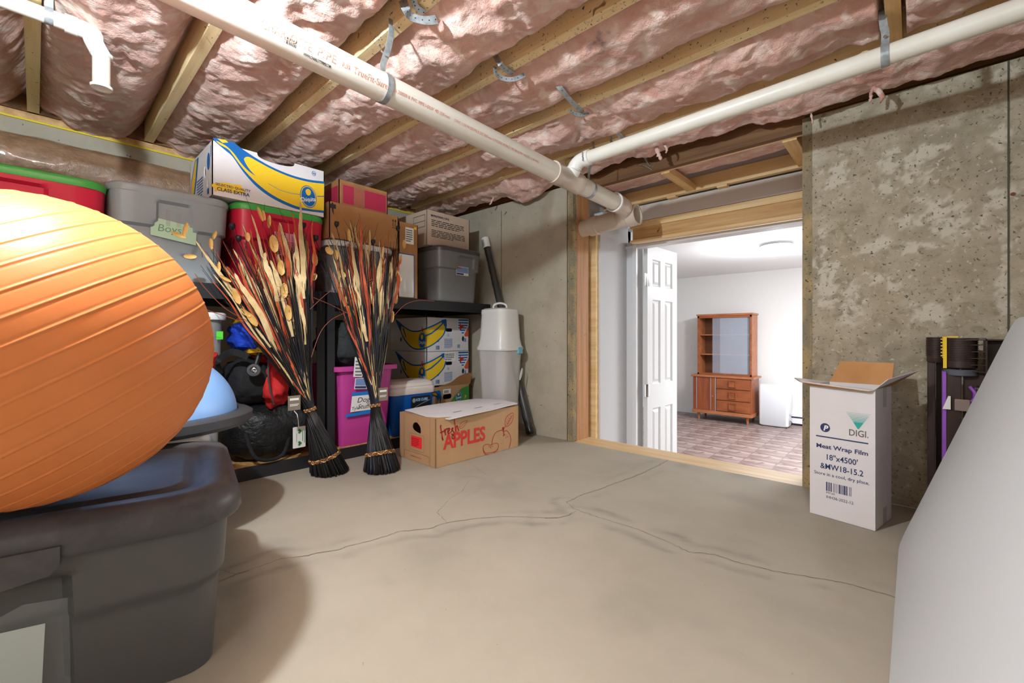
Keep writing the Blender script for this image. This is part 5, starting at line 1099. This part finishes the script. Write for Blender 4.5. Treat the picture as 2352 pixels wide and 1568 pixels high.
b = MB(); fr = frame(T@Vector((hx+.002, -.38, HZ-.115)), YA_, (0, 0, 1)); b.poly(fr, [sp2([(0,.01),(.2,.0),(.4,.006),(.58,.03)], 5)+[(.592,.045),(.592,.075),(0,.075)]], .006, .010); b.build('lid_latch', mBigLid, bt, bevel=.003)
b = MB(); fr = frame(T@Vector((hx-.066, -.33, -.01)), YA_, XA*.09+Vector((0, 0, 1))); b.poly(fr, [[(0,.0),(.505,.0),(.515,.188),(.33,.20),(0,.185)]], .004, .001); b.build('paper_label', M('pale_label', (196,206,200), .6), bt)
b = MB(); b.poly(fr, [[(.42,.02),(.545,.02),(.545,.225),(.49,.232),(.42,.2)]], .0055); b.build('clear_tape', mClearTape, bt)
# orange ball
RB = .275; CB = Vector((-1.170, -.008, .6466)); gz = 0
ball = empty('exercise_ball', CB-Vector((0, 0, RB)), 'large ribbed orange exercise ball resting on the charcoal tote', 'ball')
rgt = Vector((.7367, .6762, 0)); fwd = Vector((-.6762, .7367, 0)); vdir = (CB-Vector((0, 0, CAMZ))).normalized(); rv = vdir.cross(Vector((0, 0, 1))).normalized()
th = math.radians(31); axb = (Vector((0, 0, 1))*math.cos(th)-rv*math.sin(th)-vdir*.0).normalized()
prof = []; NP = 620
for i in range(NP+1):
    a = math.pi*i/NP; d = (math.degrees(a)-3.2) % 7.0; d = min(d, 7.0-d); r = RB+.0011*math.exp(-(d/.33)**2)-.0003*math.exp(-((d-.8)/.4)**2)
    prof.append((r*math.sin(a), -r*math.cos(a)))
b = MB(); b.lathe(prof, CB, axb, 200); o = b.build('ball_skin', mOrange, ball, smooth=True, sharp=0)
b = MB(); b.lathe([(.001, .0015), (.012, .0018), (.014, 0)], CB+axb*RB, axb, 20); b.build('valve_plug', mWhiteP, ball, smooth=True)
# half-dome balance trainer
DC = Vector((-1.845, .228, .394)); dax = Vector((-.02, -.01, 1)).normalized()
db = empty('balance_dome', DC, 'blue half dome balance trainer with dark platform behind the orange ball', 'balance trainer')
b = MB(); b.lathe([(.001, -.031), (.25, -.031), (.27, -.029), (.302, -.026), (.314, -.014), (.316, .010), (.304, .018), (.272, .02), (.268, .01)], DC, dax, 80); b.build('platform', mBosuR, db, smooth=True)
b = MB(); b.lathe([(.268*math.cos(a)+.0, .012+.225*math.sin(a)) for a in [math.pi/2*i/30 for i in range(31)]], DC, dax, 72); b.build('dome', mBosu, db, smooth=True, sharp=0)
b = MB(); q = DC+Vector((.27, -.08, -.012)); b.box(-.05, .05, -.035, .035, -.012, .0); b.xf(Matrix.Translation(q)@Matrix.Rotation(.3, 4, 'Z')).build('grip', mBlack, db, bevel=.006)

# ================================================================== RIGHT SIDE
# meat wrap carton
D0, D1, D2 = at_z(1860, 1177), at_z(2010.5, 1220), at_z(2056, 1190)
ux = (D1-D0).normalized(); WD = (D1-D0).length; DD = .185; HD = .488
T = Matrix.Translation(D0) @ Matrix.Rotation(math.atan2(ux.y, ux.x), 4, 'Z'); R3 = T.to_3x3()
dg = empty('film_carton', D0, 'tall open white carton with blue print beside the opening', 'cardboard box')
fr = frame(T@Vector((0, 0, .001)), R3@Vector((1, 0, 0)), (0, 0, 1)); th = .005
b = MB(); b.box(0, WD, 0, th, .001, HD); b.xf(T).build('front_panel', mCardW, dg)
b = MB(); b.box(WD-th, WD, th, DD, .001, HD); b.xf(T).build('side_panel', mCardW, dg)
b = MB(); b.box(0, th, th, DD, .001, HD); b.xf(T).build('side_panel', mCardW, dg)
b = MB(); b.box(th, WD-th, DD-th, DD, .001, HD); b.xf(T).build('back_panel', mCardW, dg)
b = MB(); b.box(th, WD-th, th, DD-th, .002, .008); b.xf(T).build('base_panel', mCardI, dg)
def flap(name, P, mo=mCardW, mi=mCardI):
    V = [T@Vector(p) for p in P]; n_ = (V[1]-V[0]).cross(V[3]-V[0]).normalized()
    b = MB(); b.slab([p for p in V], .002); b.build(name, mo, dg); b = MB(); b.slab([p-n_*.0025 for p in V], .002); b.build(name+'_inside', mi, dg)
flap('front_flap', [(-.012, -.032, HD+.012), (WD*.94, -.018, HD-.004), (WD, .0, HD), (0, 0, HD)])
flap('left_flap', [(-.085, .085, HD+.015), (-.03, -.01, HD+.012), (0, 0, HD), (0, DD, HD)])
b = MB(); b.slab([T@Vector(p) for p in ((.005, DD, HD), (WD, DD, HD), (WD+.0, DD+.035, HD+.083), (.03, DD+.035, HD+.083))], .003); b.build('back_flap', mCardI, dg)
b = MB(); b.slab([T@Vector(p) for p in ((WD, 0, HD), (WD, DD, HD), (WD+.075, DD+.01, HD+.06), (WD+.028, .03, HD+.035))], .002); b.build('right_flap', mCardW, dg)
b = MB(); b.slab([T@Vector(p) for p in ((WD-.003, DD, HD), (WD-.003, 0, HD), (WD+.025, .03, HD+.035), (WD+.072, DD+.01, HD+.06))], .002); b.build('right_flap_inside', mCardI, dg)
def dv(x, y):  # crop coords (offset 1800,700, scale 2.851) -> u,v on the front panel
    px, py = 1800+x/2.851, 700+y/2.851; o, u, v, n = fr
    d_ = Vector((-SN+(px-CX)/FP*CS, CS+(px-CX)/FP*SN, (HY-py)/FP)); cam_ = Vector((0, 0, CAMZ)); t = (o-cam_).dot(n)/d_.dot(n); q = cam_+d_*t-o
    return (q.dot(u), q.dot(v))
a, c_ = dv(408, 700), dv(572, 717); ap_ = dv(488, 812)
b = MB(); tw_ = c_[0]-a[0]; top_ = a[1]; hh = top_-ap_[1]
for k in range(7):
    y_ = top_-hh*.085*k; thk = hh*(.012+.006*k); f0 = (top_-y_)/hh; f1 = (top_-y_+thk)/hh
    b.poly(fr, [[(a[0]+tw_/2*f1, y_-thk), (a[0]+tw_-tw_/2*f1, y_-thk), (a[0]+tw_-tw_/2*f0, y_), (a[0]+tw_/2*f0, y_)]], .0008)
f0 = .58; b.poly(fr, [[(a[0]+tw_/2-.002, ap_[1]), (a[0]+tw_/2+.002, ap_[1]), (a[0]+tw_-tw_/2*f0, top_-hh*f0), (a[0]+tw_/2*f0, top_-hh*f0)]], .0008)
b.build('triangle_logo', mTeal, dg)['kind'] = 'stuff'
a, c_ = dv(425, 852), dv(556, 868); V, F = text_geo('DIGI.', .032, 'LEFT', .0004, 0); decal('brand_name', fr, [], mOlive, dg, .0008, texts=[(('DIGI.', a[0], a[1], .032), dict(sx=(c_[0]-a[0])/max(v[0] for v in V), bold=.0004))])
a = dv(272, 803); decal('round_logo', fr, [ell(a[0], a[1], .0155, .0165)], mInkNavy, dg, .0008); decal('round_logo_mark', fr, [], mWhiteInk, dg, .0013, texts=[(('P', a[0]-.006, a[1]-.010, .026), dict(bold=.001, shear=.2))])
a, c_ = dv(212, 852), dv(555, 907); decal('rule_line', fr, [rect(a[0], a[1]-.0035, c_[0], a[1]+.001)], mInkNavy, dg, .0008)
def line(txt, x0, x1, yb, sz, **k):
    p, q = dv(x0, yb), dv(x1, yb); V, F = text_geo(txt, sz, 'LEFT', k.get('bold', 0), 0); wl_ = max(v[0] for v in V); decal('printed_line', fr, [], mInkNavy, dg, .0008, texts=[((txt, p[0], p[1], sz), dict(sx=(q[0]-p[0])/wl_, **k))])
line('Meat Wrap Film', 213, 553, 928, .0215, bold=.0005); line("18''x4500'", 273, 485, 1010, .0285, bold=.0004); line('&MW18-15.2', 240, 522, 1065, .0285, bold=.0004)
line('Store in a cool, dry place.', 200, 562, 1100, .0165, bold=.0001); line('IHH36-2022-12', 278, 457, 1262, .0145); line('PM 60', 278, 335, 1232, .010)
p, q = dv(278, 1215), dv(453, 1215); decal('barcode', fr, barcode(p[0], p[1], q[0]-p[0], .033, 16, 9), M('barcode_blue', (70,75,110), .6), dg, .0008)
b = MB(); b.box(WD+.0002, WD+.0008, .085, .125, HD-.07, HD+.0); b.xf(T).build('clear_tape', mClearTape, dg)
b = MB(); b.box(WD+.0002, WD+.0008, .085, .125, .0, .06); b.xf(T).build('clear_tape', mClearTape, dg)

# bundle of dark resin shelving parts standing at the wall
sh = empty('shelving_parts', (.15, 2.22, 0), 'bundle of dark brown resin shelving parts standing against the concrete wall', 'shelving parts')
def ribcyl(c, r, z0, z1, mat, nr, name='ribbed_socket'):
    prof = [(r*.9, z0), (r, z0+.004)]; n_ = nr
    zr0 = z0+(z1-z0)*.25
    for i in range(n_): z = zr0+(z1-zr0)*i/n_; h = (z1-zr0)/n_; prof += [(r, z), (r+.0025, z+h*.25), (r+.0025, z+h*.6), (r, z+h*.75)]
    prof += [(r, z1), (r*.8, z1), (r*.8, z1-.02), (.001, z1-.02)]
    b = MB(); b.lathe(prof, (c[0], c[1], 0), (0, 0, 1), 36); return b.build(name, mat, sh, smooth=True)
Yr = 2.20
c1 = at_y(2152, 800, 2.25); c2 = at_y(2207, 800, 2.17); zt1 = at_y(2152, 774, 2.25).z; zt2 = at_y(2207, 776, 2.17).z
ribcyl((c1.x, 2.25), .028, .575, zt1, mResin, 11); ribcyl((c2.x, 2.17), .040, .56, zt2, mResin, 13)
b = MB(); b.lathe([(.041, 0), (.043, .002), (.043, .018), (.039, .022)], (c2.x, 2.17, .535), (0, 0, 1), 30); b.build('slate_collar', mResinG, sh, smooth=True)
b = MB(); xy = at_y(2168, 790, 2.15).x
for k in range(13): b.box(xy-.004-.004*(k % 2), xy+.007, 2.145, 2.155, .595+.0058*k, .599+.0058*k)
b.box(xy-.002, xy+.007, 2.146, 2.158, .56, zt1+.002); b.box(xy, xy+.035, 2.146, 2.158, zt1-.001, zt1+.003); b.build('yellow_rack_strip', M('yellow_plastic', (236,198,40), .45), sh)
b = MB(); b.box(c1.x-.026, c1.x-.004, 2.235, 2.26, .001, .575); b.build('leg', mResin, sh, bevel=.002)
b = MB(); b.box(c1.x-.002, c1.x+.03, 2.275, 2.285, .001, .575); b.build('leg_web', mResin, sh)
b = MB(); xl = at_y(2168, 900, 2.15).x; b.box(xl-.004, xl+.006, 2.14, 2.20, .001, .548); b.build('purple_panel', mPurple, sh, bevel=.001)
b = MB(); xg = at_y(2180, 900, 2.15).x; b.box(xg-.006, xg+.03, 2.14, 2.15, .001, .54); b.build('leg', mResin, sh, bevel=.002)
x0 = xg+.035; b = MB(); fr = frame((x0, 2.16, .0), (1, 0, 0), (0, 0, 1)); holes = []
for k in range(3):
    for j in range(5): holes.append(list(reversed(rrect2(.02+.085*k, .03+.10*j+.0, .075+.085*k, .105+.10*j, .02, 3))))
b.poly(fr, [rect(0, 0, .30, .545)]+holes, 0, .008); b.build('lattice_panel', mResin, sh)
b = MB()
for k in range(6): b.box(x0-.005, x0+.052, 2.135, 2.20, .55+.0225*k, .5525+.0225*k)
b.box(x0+.05, x0+.054, 2.13, 2.20, .545, zt2-.004); b.box(x0+.0, x0+.32, 2.13, 2.20, zt2-.008, zt2-.004); b.box(x0+.054, x0+.32, 2.19, 2.2, .5, zt2-.008); b.box(x0-.01, x0-.006, 2.135, 2.2, .55, zt2-.004)
b.build('shelf_end', mResin, sh)
b = MB(); b.box(x0+.02, x0+.03, 2.165, 2.20, .02, .53); b.build('purple_panel', mPurple, sh)
b = MB(); b.tube(spline([(x0+.015, 2.155, .50), (x0+.03, 2.15, .47), (x0+.02, 2.15, .45), (x0+.0, 2.15, .43)], 5), .005, 8); b.build('purple_hook', mPurple, sh, smooth=True)
b = MB(); q = at_y(2176, 925, 2.13); b.slab([q+Vector(p) for p in ((-.012, 0, -.022), (.008, 0, -.022), (.008, 0, .024), (.002, 0, .024))], .002); b.build('white_sticker', mPaper, sh)
b = MB(); q = at_y(2200, 930, 2.13); b.slab([q+Vector(p) for p in ((-.008, 0, -.02), (.03, 0, -.02), (.03, 0, .02), (-.008, 0, .02))], .006); b.build('grey_clip', M('taupe_plastic', (140,124,116), .5), sh, bevel=.004)

# folded table lying on its edge and leaning back
tbl = empty('folding_table', (-.036, .95, 0), 'light grey folding table tipped on its long edge in the right foreground', 'table')
X0, Z1, TX = -.036, .722, .212; d_ = Vector((TX-X0, 0, Z1)).normalized(); fr = frame((X0, .05, .001), (0, 1, 0), d_)
WT = math.hypot(TX-X0, Z1); b = MB(); b.poly((Vector((X0, .05, .001)), Vector((0, 1, 0)), d_, Vector((0, 1, 0)).cross(d_)*-1), [rrect2(0, 0, 1.83, WT, .055, 8)], 0)
b = MB(); n_ = d_.cross(Vector((0, 1, 0))).normalized(); n_ = n_ if n_.x < 0 else -n_
o_ = Vector((X0, .05, .001)); out = rrect2(0, 0, 1.83, WT, .055, 8); P3 = [o_+Vector((0, 1, 0))*p[0]+d_*p[1] for p in out]; m_ = len(P3)
b.add(P3+[p-n_*.04 for p in P3], [tuple(range(m_)), tuple(range(2*m_-1, m_-1, -1))]+[(i, i+m_, (i+1) % m_+m_, (i+1) % m_) for i in range(m_)]); b.build('tabletop', mTableW, tbl, bevel=.004)
b = MB()
for y in (.35, 1.5):
    b.tube([Vector((X0+.09, y, .08)), Vector((X0+.09, y, .08))+d_*.55], .012, 10); b.tube([Vector((X0+.10, y, .08)), Vector((X0+.10, y-.25 if y > 1 else y+.25, .08))], .012, 10)
b.build('folded_legs', M('grey_steel_tube', (120,122,124), .4, .6), tbl, smooth=True)
sp_, _, _ = carton('support_carton', .30, .72, .45, 1.35, .0, .66, mCardD, 'large brown carton hidden behind the leaning table', cat='cardboard box')
b = MB(); bm_ = Vector((.262, 1.0, .70)); 

# ================================================================== THE WHITE ROOM'S THINGS
HX0, HX1, HY0, HY1 = -2.63, -1.775, 7.20, 7.62; z0 = WF
ht = empty('china_hutch', ((HX0+HX1)/2, (HY0+HY1)/2, z0), 'walnut china hutch with sliding glass doors and three drawers', 'hutch')
zz = lambda py, px=1723: at_y(px, py, HY0).z
zb0 = zz(948)-0.0; zb1 = zz(862)+.0; zt = at_y(1745, 722, 7.35).z
base_b, base_t = z0+.115, z0+.72
def bx(name, mat, *a, bev=.003, par=ht): b = MB(); b.box(*a); return b.build(name, mat, par, bevel=bev)
for x in (HX0+.07, HX1-.07):
    for y in (HY0+.06, HY1-.05):
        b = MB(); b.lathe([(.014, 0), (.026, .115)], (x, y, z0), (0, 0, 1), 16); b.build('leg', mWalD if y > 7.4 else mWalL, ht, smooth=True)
bx('bottom_rail', mWalL, HX0-.012, HX1+.012, HY0-.01, HY1, base_b-.0, base_b+.05)
bx('base_body', mWal, HX0, HX1, HY0+.02, HY1, base_b+.05, base_t-.03)
bx('base_top', mWalL, HX0-.025, HX1+.035, HY0-.02, HY1, base_t-.03, base_t)
bx('door_stile', mWalV, HX0, HX0+.055, HY0, HY0+.022, base_b+.05, base_t-.03); dr = bx('sliding_door', mWalV, HX0+.06, HX0+.27, HY0+.004, HY0+.02, base_b+.05, base_t-.03)
bx('door_stile', mWalV, HX0+.275, HX0+.335, HY0, HY0+.022, base_b+.05, base_t-.03)
bx('pull_strip', mAlu, HX0+.052, HX0+.060, HY0-.003, HY0+.01, base_b+.055, base_t-.035); bx('pull_strip', mAlu, HX0+.268, HX0+.276, HY0-.003, HY0+.01, base_b+.055, base_t-.035); bx('divider_strip', mAlu, HX0+.338, HX0+.350, HY0-.001, HY0+.01, base_b+.05, base_t-.03, bev=0)
bx('lock', mAlu, HX0+.30, HX0+.308, HY0-.004, HY0, base_b+.27, base_b+.29, bev=.002)
hd_ = (base_t-.03-base_b-.05)/3
for k in range(3):
    za = base_b+.05+hd_*k+.008; zb_ = za+hd_-.012; d__ = bx('drawer', mWal, HX0+.355, HX1-.02, HY0-.002, HY0+.02, za, zb_); kx = (HX0+.355+HX1-.02)/2+.0
    b = MB(); c = (za+zb_)/2; s_ = .052; V = []
    for (ins, y) in ((0, HY0-.004), (.002, HY0-.026), (.010, HY0-.026), (.013, HY0-.018)): V += [(kx-s_+ins, y, c-s_+ins), (kx+s_-ins, y, c-s_+ins), (kx+s_-ins, y, c+s_-ins), (kx-s_+ins, y, c+s_-ins)]
    b.add(V, [(4*i+j, 4*i+(j+1) % 4, 4*i+4+(j+1) % 4, 4*i+4+j) for i in range(3) for j in range(4)]+[(12, 13, 14, 15), (3, 2, 1, 0)]); o = b.build('drawer_pull', mWal, d__); ORG[o.name] = ORG[ht.name]
bx('side_stile', mWalV, HX1-.02, HX1, HY0, HY0+.02, base_b+.05, base_t-.03)
U0, U1, UY = HX0+.035, HX1-.02, HY0+.10; ut = zt
bx('upper_side', mWalL, U0, U0+.02, UY, HY1, base_t, ut); bx('upper_side', mWalL, U1-.02, U1, UY, HY1, base_t, ut); bx('upper_top', mWalL, U0-.015, U1+.015, UY-.012, HY1, ut, ut+.028); bx('upper_back', mWalD, U0+.02, U1-.02, HY1-.012, HY1, base_t, ut)
bx('face_frame', mWal, U0, U0+.028, UY-.004, UY+.01, base_t, ut); bx('face_frame', mWal, U1-.028, U1, UY-.004, UY+.01, base_t, ut); bx('face_frame', mWal, U0, U1, UY-.004, UY+.01, base_t, base_t+.03); bx('face_frame', mWal, U0, U1, UY-.004, UY+.01, ut-.035, ut)
for k in (1, 2): bx('shelf', mWalL, U0+.02, U1-.02, UY+.05, HY1-.012, base_t+(ut-base_t)*k/3, base_t+(ut-base_t)*k/3+.018)
wI = U1-U0-.056
bx('glass_door', mGlass, U0+.028+wI*.27, U0+.028+wI*.95, UY+.012, UY+.016, base_t+.03, ut-.035, bev=0); bx('glass_door', mGlass, U0+.028+wI*.42, U1-.028, UY+.022, UY+.026, base_t+.03, ut-.035, bev=0)
# dehumidifier
dh = empty('dehumidifier', (-1.52, 7.40, WF), 'white dehumidifier standing right of the china hutch', 'dehumidifier')
loft('body', mAppl, dh, [(.175, .105, .03, WF+.012), (.19, .12, .035, WF+.03), (.195, .123, .035, WF+.60), (.188, .118, .035, WF+.615), (.15, .09, .03, WF+.617)], -1.52, 7.45)
b = MB(); b.box(-1.69, -1.35, 7.345, 7.555, WF, WF+.014); b.build('base', mBlack, dh); b = MB(); b.text(frame((-1.60, 7.3285, WF+.52), (1, 0, 0), (0, 0, 1)), 'Hisense', 0, 0, .022, bold=.0004); b.build('brand_print', mGreyT, dh)
b = MB(); P_ = spline([(-1.34, 7.5, WF+.1), (-1.31, 7.52, WF+.05), (-1.33, 7.53, WF+.02)], 5); b.tube(P_, .004, 8); b.build('cord', mBlack, dh, smooth=True)
bh = empty('baseboard_heater', (-.2, 7.70, WF), 'white baseboard heater along the far wall behind the dehumidifier', 'heater')
b = MB(); b.box(-1.75, 1.5, 7.68, 7.738, WF+.03, WF+.105); b.build('front_cover', mTrim, bh, bevel=.004); b = MB(); b.box(-1.75, 1.5, 7.70, 7.738, WF+.13, WF+.17); b.build('top_cover', mTrim, bh, bevel=.003); b = MB(); b.box(-1.75, 1.5, 7.72, 7.739, WF+.0, WF+.14); b.build('fins', M('dark_blue_grey', (60,64,84), .5), bh)
# flush ceiling light
LC_ = Vector((-1.12, 5.55, WC)); fl = empty('ceiling_light', LC_, 'round glass flush ceiling light glowing in the white room', 'ceiling light')
b = MB(); b.lathe([(.001, 0), (.17, 0), (.17, -.012), (.165, -.028), (.001, -.028)], LC_, (0, 0, 1), 48); b.build('chrome_plate', M('brushed_plate', (150,150,152), .35, .6), fl, smooth=True)
b = MB(); b.lathe([(.128, -.028), (.128, -.10), (.134, -.10), (.134, -.028)], LC_, (0, 0, 1), 48); b.build('glass_cylinder', mLampG, fl, smooth=True)
b = MB(); b.lathe([(.001, -.102), (.205, -.100), (.205, -.106), (.001, -.108)], LC_, (0, 0, 1), 48); b.build('glass_disc', mLampG, fl, smooth=True)
for k in range(3):
    a = 2.1*k+.4; c = LC_+Vector((.06*math.cos(a), .06*math.sin(a), 0)); b = MB(); b.lathe([(.001, -.03), (.014, -.03), (.022, -.05), (.026, -.07), (.018, -.088), (.001, -.092)], c, (0, 0, 1), 18); b.build('light_bulb', mLampC, fl, smooth=True)
